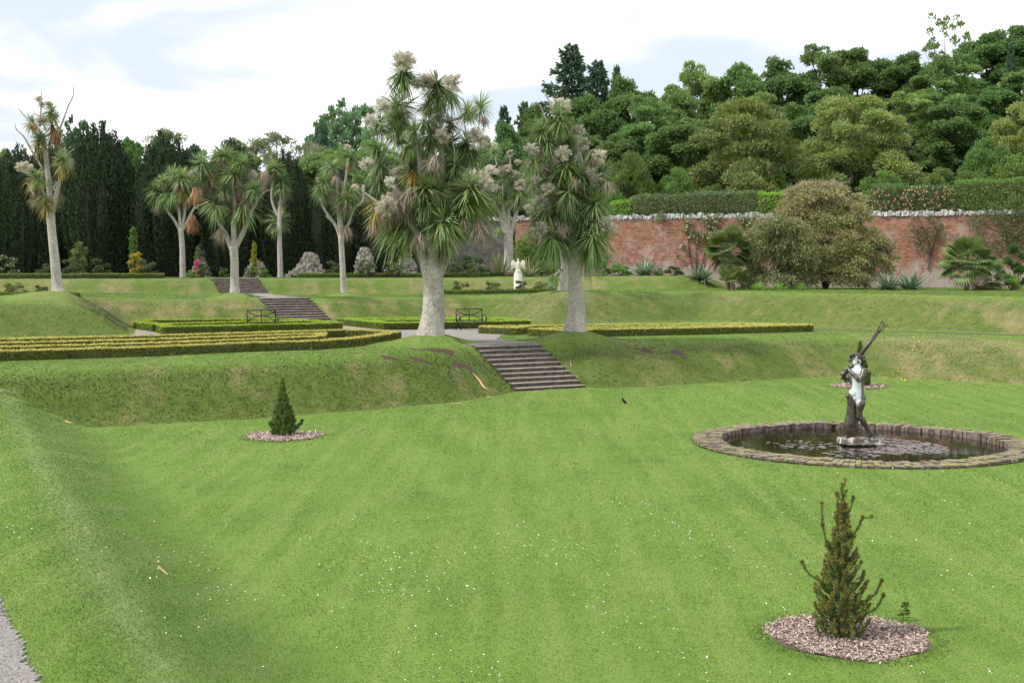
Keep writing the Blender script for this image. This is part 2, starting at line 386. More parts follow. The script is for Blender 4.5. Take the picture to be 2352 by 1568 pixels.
# ---- turf blades: fine lawn, shaggier on the banks; coarser with distance so the count stays sane
def make_grass():
    N = 1500000
    # sample distance so that density ~ 1/D^2 over the sector in front
    u = rng.uniform(size=N); D = 9.5 * (92 / 9.5) ** u
    X = rng.uniform(-.44, .44, N) * D
    P = np.stack([X, D], 1)
    z, bk, pl, d1, d2, d3, dp = terrain(P, True)
    rp = np.hypot(P[:, 0] - POND[0], P[:, 1] - POND[1])
    keep = rp > PR + .02
    for F in FL:
        rel = P - F['bl']; su = rel @ UD; sv = rel @ VD
        keep &= ~((su > .03) & (su < F['w'] - .03) & (sv > -.15) & (sv < F['run'] + .5))
    for (c, r) in MULCH: keep &= np.hypot(P[:, 0] - c[0], P[:, 1] - c[1]) > r * (.95 + .05 * lump(P * 4))
    for poly in GRAVEL:
        keep &= ~(inside(P, poly) & (segdist(P, poly) > .05 * (1 + 2 * lump(P * 6))))
    so = np.zeros(N)
    for c, r in SOIL:
        q = np.hypot((P[:, 0] - c[0]) * .6, P[:, 1] - c[1]) / r + lump(P * 5) * .8
        so = np.maximum(so, sst((1.1 - q) / .5))
    keep &= ~((so > .4) & (rng.uniform(size=N) < .75))
    keep &= P[:, 1] < 90
    pbv = pbz(dp, d1)[keep]; P, z, bk, pl, D = P[keep], z[keep], bk[keep], pl[keep], D[keep]
    n = len(P)
    patch = .5 + .5 * lump(P * 1.7 + 3)
    clump = .5 + .5 * lump(P * 6.1)
    h = (.010 + .008 * rng.uniform(size=n)) * (.75 + .5 * patch) * (1 + 2.2 * bk * (.4 + clump) * np.clip((24 / D) ** 1.5, .12, 1)) * (1 + np.clip((D - 13) / 60, 0, .4))
    edge = np.zeros(n)
    for (c, r) in MULCH: edge = np.maximum(edge, np.exp(-((np.hypot(P[:, 0] - c[0], P[:, 1] - c[1]) - r) / .12) ** 2))
    h *= 1 + 1.3 * edge
    w = .0040 * D / 13 * rng.uniform(.7, 1.4, n)
    th = rng.uniform(0, 2 * np.pi, n); side = np.stack([np.cos(th), np.sin(th), 0 * th], 1)
    ph = rng.uniform(0, 2 * np.pi, n); tl = rng.uniform(.2, 1.3, n)
    tip = np.stack([np.cos(ph) * tl, np.sin(ph) * tl, np.ones(n)], 1)
    tip[:, 1] -= bk * .5
    base = np.column_stack([P, z - .004])
    V = np.stack([base - side * w[:, None], base + side * w[:, None], base + tip * h[:, None]], 1).reshape(-1, 3)
    me = mesh_vf('grass', V, np.arange(n * 3).reshape(-1, 3), False)
    dry = zone_dry(P, bk)
    ix = np.clip(np.searchsorted(xs, P[:, 0]), 0, nx - 1); iy = np.clip(np.searchsorted(ys, P[:, 1]), 0, ny - 1)
    Zg = gzv.reshape(ny, nx); gy_, gx_ = np.gradient(Zg, ys, xs); tn = unit(np.column_stack([-gx_[iy, ix], -gy_[iy, ix], np.ones(n)]))
    at = me.attributes.new('turf_normal', 'FLOAT_VECTOR', 'POINT'); at.data.foreach_set('vector', np.repeat(tn, 3, 0).astype(np.float32).ravel())
    for nm, val in (('bank', bk), ('dry', dry), ('pale', pl), ('pb', pbv)): add_attr(me, nm, np.repeat(val, 3))
    m = NT('grass_blades'); col, a, b = grass_color(m)
    ri = m.n('ShaderNodeNewGeometry').outputs['Random Per Island']
    hs = m.n('ShaderNodeHueSaturation'); m.l(col, hs.inputs['Color']); m.l(m.mapr(ri, 0, 1, .8, 1.35), hs.inputs['Value'])
    m.l(m.mapr(m.math('FRACT', m.math('MULTIPLY', ri, 9.1)), 0, 1, .48, .51), hs.inputs['Hue'])
    an = m.n('ShaderNodeAttribute', attribute_name='turf_normal').outputs['Vector']; gn = m.n('ShaderNodeNewGeometry').outputs['Normal']
    sc_ = m.n('ShaderNodeVectorMath', operation='SCALE'); m.l(gn, sc_.inputs[0]); sc_.inputs['Scale'].default_value = .35
    ad = m.n('ShaderNodeVectorMath', operation='ADD'); m.l(an, ad.inputs[0]); m.l(sc_.outputs[0], ad.inputs[1]); no = m.n('ShaderNodeVectorMath', operation='NORMALIZE'); m.l(ad.outputs[0], no.inputs[0])
    b_ = m.pbr(hs.outputs[0], .6, .15, 0, no.outputs[0])
    me.materials.append(m.done(b_))
    tag(link('grass', me), 'short mown green grass covering the lawn, terraces and banks', 'grass', kind='stuff')
MULCH = [(G(1950, 1462, 0)[:2], 1.02), (G(650, 1003, 0)[:2], 1.02), (G(1975, 888, 0)[:2], 1.0)]

# gravel surfaces (plan polygons)
def off(p, a, b): return tuple(np.array(p) + UD * a + VD * b)
F1, F2, F3 = FL
tl1 = F1['bl'] + VD * F1['run']; bl2 = F2['bl']; tl2 = F2['bl'] + VD * F2['run']; bl3 = F3['bl']; tl3 = F3['bl'] + VD * F3['run']
PATH1 = [off(tl1, -.05, .02), off(tl1, 2.85, .02), off(tl1, 2.9, 3.4), g2(1165, 764, Z1), g2(1400, 752, Z1), g2(1400, 743, Z1), g2(1215, 754, Z1),
         g2(900, 759, Z1), g2(850, 753, Z1), g2(784, 747, Z1), off(bl2, 2.85, -.02), off(bl2, -.05, -.02), g2(640, 746, Z1), g2(778, 757, Z1), g2(700, 763.5, Z1), g2(384, 770, Z1), g2(355, 763, Z1), g2(318, 757, Z1), g2(295, 757, Z1), g2(290, 768.5, Z1), g2(330, 775, Z1),
         g2(800, 762, Z1), g2(915, 778, Z1), off(tl1, -.2, 3.0)]
PATH2 = [off(tl2, -.05, .02), off(tl2, 2.85, .02), off(bl3, 3.0, -.02), off(bl3, -.1, -.02)]
PATH3 = [g2(1870, 757.5, Z1), g2(2380, 771.5, Z1), g2(2380, 769.3, Z1), g2(1870, 755.5, Z1)]
gl = [G(-250, 1100, ZP)[:2], G(-40, 1260, ZP)[:2], G(5, 1345, ZP)[:2], G(20, 1400, ZP)[:2], G(52, 1445, ZP)[:2], G(65, 1490, ZP)[:2], G(92, 1520, ZP)[:2], G(95, 1600, ZP)[:2]]
PATHP = [tuple(q) for q in gl] + [tuple(np.array(gl[-1]) + (2.3, -5)), tuple(np.array(gl[-1]) + (-2.5, -5)), tuple(np.array(gl[0]) + (-8, -3))]
GRAVEL = [PATH1, PATH2, PATHP]
def path_sheet(name, poly, step=.12, dz=.012, zfix=None):
    x0, y0 = np.min(poly, 0); x1, y1 = np.max(poly, 0)
    gx = np.arange(x0, x1 + step, step); gy = np.arange(y0, y1 + step, step)
    X, Y = np.meshgrid(gx, gy); c = np.stack([(X[:-1, :-1] + step / 2).ravel(), (Y[:-1, :-1] + step / 2).ravel()], 1)
    P = np.stack([X.ravel(), Y.ravel()], 1)
    id_ = np.arange(X.size).reshape(X.shape)
    F = np.stack([id_[:-1, :-1], id_[:-1, 1:], id_[1:, 1:], id_[1:, :-1]], -1).reshape(-1, 4)
    sdist = segdist(c, poly); k = inside(c, poly) & (sdist > .10 * lump(c * 5) + .02)
    F = F[k]
    z = terrain(P) if zfix is None else np.full(len(P), zfix)
    used = np.unique(F); mp_ = np.full(len(P), -1); mp_[used] = np.arange(len(used))
    V = np.column_stack([P, z + dz + .006 * lump(P * 7)])[used]
    return tag(link(name, mesh_vf(name, V, mp_[F], True, M_GRAVEL)), kind='structure')
m = NT('gravel'); p = m.pos()
vo = m.n('ShaderNodeTexVoronoi'); vo.inputs['Scale'].default_value = 55; m.l(p, vo.inputs['Vector'])
col = m.mix(m.mapr(vo.outputs['Color'], 0, 1), (.13, .12, .115), (.36, .34, .32))
col = m.mix(m.mapr(m.noise(1.6, 5, .6, p), .4, .7, 0, .6), col, (.24, .215, .185))
M_GRAVEL = m.done(m.pbr(col, .9, .2, 0, m.bump(vo.outputs['Distance'], .9, .012)))
path_sheet('gravel_path', PATH1, zfix=Z1 + .012); path_sheet('gravel_path', PATH2); path_sheet('gravel_path', PATHP, .06)
path_sheet('bare_soil_strip', PATH3, .08); bpy.data.objects['bare_soil_strip'].data.materials[0] = simple_mat('bare_soil', (.07, .055, .035), (.15, .12, .07), 9)
make_grass()
# loose stones on the near path
gs = []
c = np.stack([rng.uniform(-7.5, -2, 60000), rng.uniform(7, 15, 60000)], 1)
c = c[inside(c, PATHP)][:26000]; zc = terrain(c) + .012
mbs = np.column_stack([c, zc]); d = rand_dirs(len(c)) * [1, 1, .35]; s = unit(np.cross(d, [0, 0, 1.])); r_ = rng.uniform(.006, .016, len(c))[:, None]
up = np.array([0, 0, 1.]) * r_ * .9
A0 = mbs - unit(d) * r_; A1 = mbs + s * r_ * .8; A2 = mbs + unit(d) * r_; A3 = mbs - s * r_ * .8; T = mbs + up
V = np.stack([A0, A1, A2, A3, T], 1).reshape(-1, 3); b = np.arange(len(c))[:, None] * 5
F = np.concatenate([b + [0, 1, 4], b + [1, 2, 4], b + [2, 3, 4], b + [3, 0, 4]], 0)
m = NT('pebble'); ri = m.n('ShaderNodeNewGeometry').outputs['Random Per Island']
M_PEB = m.done(m.pbr(m.mix(ri, (.13, .125, .12), (.42, .39, .37)), .8, .3))
tag(link('gravel', mesh_vf('gravel', V, F, False, M_PEB)), 'loose grey gravel on the near path', 'gravel', kind='stuff')

# daisies
def daisies():
    n = 60000; u = rng.uniform(size=n); D = 12 * (58 / 12) ** u; X = rng.uniform(-.42, .42, n) * D; P = np.stack([X, D], 1)
    z, bk, pl, d1, d2, d3, dp = terrain(P, True)
    v = lump(P * 1.3 + 31) + .8 * lump(P * 4.3 + 9) + .35 * lump(P * 11)
    k = (rng.uniform(size=n) < np.clip((v - .30) * .30, .0015, .4) * np.where(dp > .3, .35, 1)) & (bk < .25) & (np.hypot(P[:, 0] - POND[0], P[:, 1] - POND[1]) > PR + .05)
    for (c, r) in MULCH: k &= np.hypot(P[:, 0] - c[0], P[:, 1] - c[1]) > r
    for F_ in FL:
        rel = P - F_['bl']; su = rel @ UD; sv = rel @ VD
        k &= ~((su > -.1) & (su < F_['w'] + .1) & (sv > -.1) & (sv < F_['run'] + .5))
    for poly in GRAVEL: k &= ~inside(P, poly)
    P, z, D = P[k], z[k], D[k]; n = len(P); r = (.0062 + .00020 * D) * rng.uniform(.7, 1.2, n)
    th = np.arange(6) * np.pi / 3; tilt = rng.normal(0, .25, (n, 2))
    c = np.column_stack([P, z + .038 + rng.uniform(0, .015, n) + D * .0004])
    ring = c[:, None, :] + np.stack([np.cos(th), np.sin(th), 0 * th], 1)[None] * r[:, None, None]
    ring[:, :, 2] += (np.cos(th)[None] * tilt[:, :1] + np.sin(th)[None] * tilt[:, 1:]) * r[:, None]
    V = ring.reshape(-1, 3); Fq = np.arange(n * 6).reshape(-1, 6)
    m = NT('daisy_white'); M = m.done(m.pbr((.78, .78, .76), .6, .2))
    tag(link('daisies', mesh_vf('daisies', V, Fq, False, M)), 'tiny white daisies scattered over the lawns', 'daisies', kind='stuff')
daisies()

# ------------------------------------------------------------------ steps
m = NT('step_stone'); p = m.pos(); o = m.obj()
sx = m.n('ShaderNodeSeparateXYZ'); m.l(o, sx.inputs[0])
bt = m.n('ShaderNodeTexBrick'); bt.inputs['Scale'].default_value = 1; bt.inputs['Brick Width'].default_value = .11; bt.inputs['Row Height'].default_value = .4; bt.inputs['Mortar Size'].default_value = .006
bt.offset = 0; bt.inputs['Color1'].default_value = (.082, .058, .045, 1); bt.inputs['Color2'].default_value = (.15, .115, .09, 1); bt.inputs['Mortar'].default_value = (.05, .045, .04, 1)
m.l(o, bt.inputs['Vector'])
nz = m.n('ShaderNodeSeparateXYZ'); m.l(m.n('ShaderNodeNewGeometry').outputs['Normal'], nz.inputs[0])
n1 = m.noise(5, 6, .7, p)
col = m.mix(m.mapr(n1, .4, .7, 0, .7), bt.outputs['Color'], (.20, .18, .16))
col = m.mix(m.mapr(nz.outputs['Z'], .3, .8, 0, .8), col, m.mix(n1, (.16, .14, .125), (.40, .36, .32)))
M_STEP = m.done(m.pbr(col, .9, .2, 0, m.bump(m.noise(30, 5, .7, p), .6, .02)))
SL = ['lowest flight of brick steps from the lawn, beside the big cabbage tree', 'middle flight of brown brick steps behind the left iron bench', 'topmost distant flight of brick steps, behind the clustered cabbage tree trunk']
for F, lb in zip(FL, SL):
    bl = F['bl']; t = empty('garden_steps', (bl[0], bl[1], F['z0']), math.atan2(UD[1], UD[0]), lb, 'steps', 'flights of garden steps')
    n = F['n']; rise = (F['z1'] - F['z0']) / n; tr = F['run'] / n
    for i in range(n):
        y0 = i * tr; y1 = (i + 1) * tr + (.25 if i == n - 1 else 0); zt = (i + 1) * rise
        mb = MB(); xs_ = np.linspace(-.02, F['w'] + .02, 15); top = []; vs = []
        for x in xs_:
            jy = random.uniform(-.012, .012); jz = random.uniform(-.008, .008)
            vs += [(x, y0 + jy + .03, zt - rise - .28), (x, y0 + jy + .03, zt - .045), (x, y0 + jy - .0, zt - .04), (x, y0 + jy, zt - .012 + jz), (x, y0 + jy + .015, zt + jz), (x, y1, zt + .002)]
        fs = []
        for k in range(14):
            for j in range(5): a = k * 6 + j; fs.append((a, a + 6, a + 7, a + 1))
        fs.append((0, 1, 2, 3, 4, 5)); fs.append(tuple(14 * 6 + q for q in (5, 4, 3, 2, 1, 0)))
        mb.add(vs, fs); mb.build('step', M_STEP, t)

# ------------------------------------------------------------------ clipped hedges
def hedge_lines(name, label, cat, lines, z0, h, w, mat, topmat, dens=800, ls=.055, group=None, jag=.02, zfun=False):
    base = np.array([*lines[0][0], z0]); root = empty(name, base, 0, label, cat, group)
    body = []; Fq = []; L0 = []; Dn = []; top = []; vb = 0
    core = MB()
    for ln in lines:
        for a, b in zip(ln[:-1], ln[1:]):
            a = np.array(a, float); b = np.array(b, float); d = b - a; L = np.linalg.norm(d); d /= L; nn = np.array([-d[1], d[0]])
            a2 = a - d * w * .45; L2 = L + w * .9
            k = max(2, int(L2 / .25))
            for i in range(k + 1):
                q = a2 + d * L2 * i / k; zg = gz(*q) if zfun else z0
                j = lambda: random.uniform(-.02, .02)
                ww = w / 2 - .025
                vs = [(*(q - nn * (ww + j())) - base[:2], zg - base[2] - .05), (*(q - nn * (ww + j())) - base[:2], zg - base[2] + h - .04 + j()), (*(q + nn * (ww + j())) - base[:2], zg - base[2] + h - .04 + j()), (*(q + nn * (ww + j())) - base[:2], zg - base[2] - .05)]
                o = len(core.v); core.v += [tuple(v) for v in vs]
                if i: core.f += [(o - 4, o - 3, o + 1, o), (o - 3, o - 2, o + 2, o + 1), (o - 2, o - 1, o + 3, o + 2)]
                if i in (0, k): core.f.append((o, o + 1, o + 2, o + 3))
            per = 2 * h + w; N = int(L2 * per * dens) + 20
            s = rng.uniform(0, L2, N); u = rng.uniform(0, per, N)
            e = rng.uniform(size=N) < .06; s = np.where(e, np.where(rng.uniform(size=N) < .5, 0, L2), s)
            side = np.where(u < h, -1, np.where(u < h + w, 0, 1)); zz = np.where(side == -1, u, np.where(side == 1, per - u, h)); lat = np.where(side == 0, u - h - w / 2, side * w / 2)
            lat = np.where(e, rng.uniform(-w / 2, w / 2, N), lat); zz = np.where(e, rng.uniform(0, h, N), zz)
            P2 = a2[None] + d[None] * s[:, None] + nn[None] * lat[:, None]
            zg = terrain(P2) if zfun else np.full(N, z0)
            wob = lump(P2 * 3.3) * jag + rng.uniform(-.02, .01, N)
            P3 = np.column_stack([P2 - base[:2], zg - base[2] + np.maximum(zz, .02) + (side == 0) * wob])
            outn = np.column_stack([nn[0] * side, nn[1] * side, (side == 0) * 1.0]) + np.column_stack([d * 0 + 0, [0]] if False else [np.where(e, np.where(s <= 0, -1, 1), 0) * d[0], np.where(e, np.where(s <= 0, -1, 1), 0) * d[1], np.zeros(N)])
            dd = unit(outn * .8 + rand_dirs(N) * .9 + [0, 0, .35])
            qd = leafquads(P3 - unit(outn + 1e-6) * .03, dd, ls * rng.uniform(.8, 1.5, N), ls * .7)
            tm = (zz > h - .035)
            L0.append(qd[~tm]); top.append(qd[tm])
    core.build('inner_core', M_HCORE, root)
    link('foliage', quads_mesh('hedge_foliage', np.concatenate(L0), mat), None, root)
    link('top_growth', quads_mesh('hedge_top', np.concatenate(top), topmat), None, root)
    return root
M_HCORE = simple_mat('hedge_core', (.05, .065, .018), (.085, .105, .03), 12)
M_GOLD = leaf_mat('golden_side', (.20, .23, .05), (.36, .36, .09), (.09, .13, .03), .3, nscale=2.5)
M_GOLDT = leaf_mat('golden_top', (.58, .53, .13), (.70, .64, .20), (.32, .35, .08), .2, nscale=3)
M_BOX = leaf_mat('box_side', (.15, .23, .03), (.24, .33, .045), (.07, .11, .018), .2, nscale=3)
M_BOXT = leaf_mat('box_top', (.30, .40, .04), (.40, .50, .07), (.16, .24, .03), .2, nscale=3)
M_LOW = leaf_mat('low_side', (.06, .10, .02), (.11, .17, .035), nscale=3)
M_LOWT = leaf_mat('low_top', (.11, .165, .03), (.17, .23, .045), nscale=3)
g1 = lambda x, y: g2(x, y, Z1)
gA = [g1(-60, 832), g1(0, 828.5), g1(342, 818), g1(574, 807), g1(711, 803), g1(804, 796.5), g1(870, 787), g1(908, 779)]
gB = [g1(908, 779), g1(850, 775.5), g1(790, 774)]
backA = [g1(790, 774), g1(600, 780.5), g1(342, 789), g1(0, 798), g1(-60, 799.5)]
def lerp2(a, b, t): return tuple(np.array(a) * (1 - t) + np.array(b) * t)
in1 = [g1(-60, 820), g1(0, 818), g1(342, 808), g1(600, 797), g1(735, 790)]
in2 = [g1(735, 790), g1(740, 783), g1(600, 788), g1(342, 798), g1(0, 807.5), g1(-60, 809)]
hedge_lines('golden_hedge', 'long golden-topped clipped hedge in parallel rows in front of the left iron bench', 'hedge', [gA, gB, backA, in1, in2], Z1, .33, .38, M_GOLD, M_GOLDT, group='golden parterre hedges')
r1 = [g1(1111, 766.5), g1(1180, 769)]
r2 = [g1(1180, 769), g1(1215, 764.5)]
r3 = [g1(1226, 771.5), g1(1292, 775), g1(1369, 773), g1(1620, 768), g1(1856, 761.5)]
r4 = [g1(1856, 761.5), g1(1780, 759.5), g1(1704, 758)]
r5 = [g1(1704, 758), g1(1450, 761), g1(1200, 763.5), g1(1111, 765)]
r6 = [g1(1226, 771.5), g1(1290, 768.5), g1(1560, 765), g1(1770, 761)]
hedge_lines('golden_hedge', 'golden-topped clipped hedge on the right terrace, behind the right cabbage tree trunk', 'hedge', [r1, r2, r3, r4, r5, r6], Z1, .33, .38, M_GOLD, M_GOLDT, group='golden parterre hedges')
b1 = [g1(321, 756), g1(357, 760.5)]; b1b = [g1(321, 756), g1(345, 750), g1(500, 748.5), g1(665, 748)]
b2 = [g1(384, 768), g1(372, 761.5)]; b2b = [g1(384, 768), g1(580, 763), g1(772, 758)]; b2c = [g1(772, 758), g1(720, 752), g1(665, 748)]; b2d = [g1(384, 760), g1(560, 755), g1(715, 752)]
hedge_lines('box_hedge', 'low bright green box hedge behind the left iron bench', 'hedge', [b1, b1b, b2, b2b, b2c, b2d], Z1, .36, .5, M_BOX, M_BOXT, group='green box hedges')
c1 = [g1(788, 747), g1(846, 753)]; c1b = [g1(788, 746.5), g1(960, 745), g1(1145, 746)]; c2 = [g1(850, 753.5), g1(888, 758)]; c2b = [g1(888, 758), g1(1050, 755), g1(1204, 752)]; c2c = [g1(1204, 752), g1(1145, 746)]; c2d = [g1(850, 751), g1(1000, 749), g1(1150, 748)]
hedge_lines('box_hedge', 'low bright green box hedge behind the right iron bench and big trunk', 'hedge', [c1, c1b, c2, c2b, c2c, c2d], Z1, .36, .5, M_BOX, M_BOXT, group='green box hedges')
def gD(x, D): return (Q(x, 640, D)[0], D)
hedge_lines('low_hedge', 'very long low dark hedge edging the upper terrace at far left, under the yews', 'hedge', [[gD(-10, 80.5), gD(368, 83)]], Z3, .3, .5, M_LOW, M_LOWT, 260, .08, 'low edging hedges', zfun=True)
hedge_lines('low_hedge', 'low dark hedge edging the upper terrace, running behind the big trunk', 'hedge', [[gD(694, 88), gD(1142, 92)]], Z3, .28, .5, M_LOW, M_LOWT, 240, .08, 'low edging hedges', zfun=True)
hedge_lines('low_hedge', 'short low hedge beside the base of the leftmost cabbage tree', 'hedge', [[gD(-12, 66), gD(172, 66)]], 3.05, .22, .45, M_LOW, M_LOWT, 260, .07, 'low edging hedges', zfun=True)
hedge_lines('low_hedge', 'low hedge running in front of the white eagle statue', 'hedge', [[gD(1022, 81.5), gD(1271, 81.5)]], 2.85, .25, .5, M_LOW, M_LOWT, 260, .08, 'low edging hedges', zfun=True)

# ------------------------------------------------------------------ garden wall with stone coping
def brick_mat(name, pal, low, mort, dark=0):
    m = NT(name); o = m.obj(); sx = m.n('ShaderNodeSeparateXYZ'); m.l(o, sx.inputs[0]); cb = m.n('ShaderNodeCombineXYZ'); m.l(sx.outputs[0], cb.inputs[0]); m.l(sx.outputs[2], cb.inputs[1])
    bt = m.n('ShaderNodeTexBrick'); m.l(cb.outputs[0], bt.inputs['Vector']); bt.inputs['Scale'].default_value = 1; bt.inputs['Brick Width'].default_value = .30; bt.inputs['Row Height'].default_value = .105; bt.inputs['Mortar Size'].default_value = .011
    bt.inputs['Color1'].default_value = (*pal[0], 1); bt.inputs['Color2'].default_value = (*pal[1], 1); bt.inputs['Mortar'].default_value = (*mort, 1); bt.inputs['Bias'].default_value = -.1
    v = m.n('ShaderNodeTexWhiteNoise')
    sn = m.n('ShaderNodeVectorMath', operation='SNAP'); m.l(cb.outputs[0], sn.inputs[0]); sn.inputs[1].default_value = (.30, .105, 1)
    m.l(sn.outputs[0], v.inputs['Vector'])
    col = m.mix(m.mapr(v.outputs['Value'], .8, .95, 0, .55), bt.outputs['Color'], pal[2])
    col = m.mix(m.mapr(v.outputs['Value'], .12, .0, 0, .6), col, (.10, .06, .06))
    n1 = m.noise(.8, 5, .65, o); n2 = m.noise(5, 5, .7, o)
    col = m.mix(m.mapr(n1, .50, .66, 0, .6), col, (.46, .38, .33))
    n3 = m.noise(2.6, 4, .7, o)
    col = m.mix(m.mapr(n3, .52, .64, 0, .6), col, (.15, .075, .06)); col = m.mix(m.mapr(n3, .46, .36, 0, .5), col, (.44, .24, .17))
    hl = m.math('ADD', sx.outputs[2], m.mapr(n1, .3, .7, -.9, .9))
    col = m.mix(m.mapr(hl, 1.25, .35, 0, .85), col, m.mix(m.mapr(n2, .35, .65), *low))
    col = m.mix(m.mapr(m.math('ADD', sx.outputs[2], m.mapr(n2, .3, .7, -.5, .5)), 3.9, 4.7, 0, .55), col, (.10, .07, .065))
    return m.done(m.pbr(col, .9, .2, 0, m.bump(m.math('ADD', bt.outputs['Fac'], m.math('MULTIPLY', n2, -.6)), .5, -.02)))
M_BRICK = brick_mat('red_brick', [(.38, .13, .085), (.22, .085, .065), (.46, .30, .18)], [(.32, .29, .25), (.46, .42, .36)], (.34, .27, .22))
M_RUBBLE_SHADE = simple_mat('rubble', (.05, .045, .042), (.19, .18, .17), 3, .9, .9, bd=.06)  # stone colour darkened to paint in the shade on this wall
M_COPE = simple_mat('coping_stone', (.22, .22, .22), (.66, .66, .64), 5, .85, .6, bd=.04)
WTOP = 8.0
def wall(a, b, label, mat, zb, coping=True, thick=.5):
    a = np.array(a); b = np.array(b); L = np.linalg.norm(b - a); ang = math.atan2(b[1] - a[1], b[0] - a[0])
    t = empty('garden_wall', (a[0], a[1], zb), ang, label, 'wall')
    nx_, nz_ = int(L / .5), 14; H = WTOP - zb; xs_ = np.linspace(0, L, nx_ + 1); zs_ = np.linspace(-1.2, H, nz_ + 1)
    X, Z = np.meshgrid(xs_, zs_); P = np.stack([X.ravel(), Z.ravel()], 1)
    Y = -thick / 2 + .03 * lump(P * 1.5)
    V = np.column_stack([X.ravel(), Y, Z.ravel()]); V2 = V.copy(); V2[:, 1] = thick / 2
    i_ = np.arange(X.size).reshape(X.shape); F = np.stack([i_[:-1, :-1], i_[:-1, 1:], i_[1:, 1:], i_[1:, :-1]], -1).reshape(-1, 4)
    n = len(V); Tq = np.stack([i_[-1, :-1], i_[-1, 1:], i_[-1, 1:] + n, i_[-1, :-1] + n], -1); E1 = np.stack([i_[:-1, 0], i_[1:, 0], i_[1:, 0] + n, i_[:-1, 0] + n], -1); E2 = np.stack([i_[:-1, -1], i_[1:, -1], i_[1:, -1] + n, i_[:-1, -1] + n], -1)
    link('brickwork', mesh_vf('brickwork', np.concatenate([V, V2]), np.concatenate([F, F[:, ::-1] + n, Tq, E1, E2]), False, mat), None, t)
    if coping:
        mb = MB(); x = 0
        while x < L:
            w_ = random.uniform(.10, .24); hh = random.uniform(.20, .40)
            mb.box((x + w_ / 2, random.uniform(-.04, .04), H + hh / 2 - .02), (w_, thick + .12, hh), 0, .06); x += w_ + random.uniform(0, .02)
        mb.build('coping', M_COPE, t)
    return t
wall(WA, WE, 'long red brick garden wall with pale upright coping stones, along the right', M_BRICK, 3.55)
wall(WA + np.array([-.35, .2]), (-46, 112), 'shaded grey rubble wall between the big trunk and the brick corner', M_RUBBLE_SHADE, 3.6)

# ------------------------------------------------------------------ pond
px_, py_ = POND
t = empty('garden_pond', (px_, py_, 0), 0, 'round lily pond with mossy brick rim on the lawn', 'pond')
m = NT('pond_brick'); ri = m.n('ShaderNodeNewGeometry').outputs['Random Per Island']; p = m.pos()
col = m.mix(ri, (.085, .06, .05), (.19, .14, .115)); col = m.mix(m.mapr(m.noise(7, 5, .7, p), .45, .65), col, (.28, .25, .22))
nzv = m.n('ShaderNodeSeparateXYZ'); m.l(m.n('ShaderNodeNewGeometry').outputs['Normal'], nzv.inputs[0])
col = m.mix(m.math('MULTIPLY', m.mapr(nzv.outputs[2], .5, .9), m.mapr(m.noise(4.5, 6, .75, p), .46, .58, 0, .95)), col, (.27, .27, .09))
M_PB = m.done(m.pbr(col, .9, .2, 0, m.bump(m.noise(40, 5, .7, p), .6, .01)))
mb = MB(); nb = 190
for i in range(nb):
    th = 2 * math.pi * i / nb
    if random.random() < .012: continue
    for r0, ln, z0, z1 in ((PR - .66, .36, -.17, .085), (PR - .29, .33, -.05, .07)):
        zz = z1 + random.uniform(-.02, .02) + .015 * math.sin(th * 5); r_ = r0 + random.uniform(-.03, .03)
        w_in = 2 * math.pi * (r_) / nb - .014
        ca, sa = math.cos(th), math.sin(th)
        vs = []
        for rr in (r_, r_ + ln - .012):
            ww = w_in * rr / r_ / 2
            for zv in (z0, zz + random.uniform(-.004, .004)):
                for s_ in (-1, 1): vs.append((ca * rr - sa * ww * s_, sa * rr + ca * ww * s_, zv))
        mb.add(vs, [(0, 1, 3, 2), (4, 6, 7, 5), (2, 3, 7, 6), (0, 4, 5, 1), (0, 2, 6, 4), (1, 5, 7, 3)])
mb.build('brick_rim', M_PB, t)
def ringmesh(name, r0, r1, z0, z1, mat, parent, n=160):
    mb = MB(); vs = []
    for i in range(n):
        a = 2 * math.pi * i / n; vs += [(math.cos(a) * r0, math.sin(a) * r0, z0), (math.cos(a) * r1, math.sin(a) * r1, z1)]
    mb.add(vs, [(2 * i, 2 * ((i + 1) % n), 2 * ((i + 1) % n) + 1, 2 * i + 1) for i in range(n)]); return mb.build(name, mat, parent)
M_MUD = simple_mat('pond_mud', (.02, .016, .010), (.055, .045, .028), 6); M_MORT = simple_mat('mortar', (.10, .085, .06), (.17, .17, .07), 14)
ringmesh('mortar_bed', PR - .63, PR + .05, .055, .035, M_MORT, t); ringmesh('basin', PR - .60, PR - .60, -.6, .05, M_MUD, t)
m = NT('pond_water'); p = m.pos()
b = m.n('ShaderNodeBsdfPrincipled'); b.inputs['Base Color'].default_value = (.014, .014, .006, 1); b.inputs['Roughness'].default_value = .03; b.inputs['IOR'].default_value = 1.33; b.inputs['Specular IOR Level'].default_value = .55
m.l(m.bump(m.noise(3, 3, .5, p), .06, .01), b.inputs['Normal']); M_WATER = m.done(b.outputs[0])
mb = MB(); n = 128; mb.add([(math.cos(2 * math.pi * i / n) * (PR - .605), math.sin(2 * math.pi * i / n) * (PR - .605), 0) for i in range(n)], [tuple(range(n))])
tag(mb.build('pond_water', M_WATER, None, loc=(px_, py_, -.06)), kind='structure')
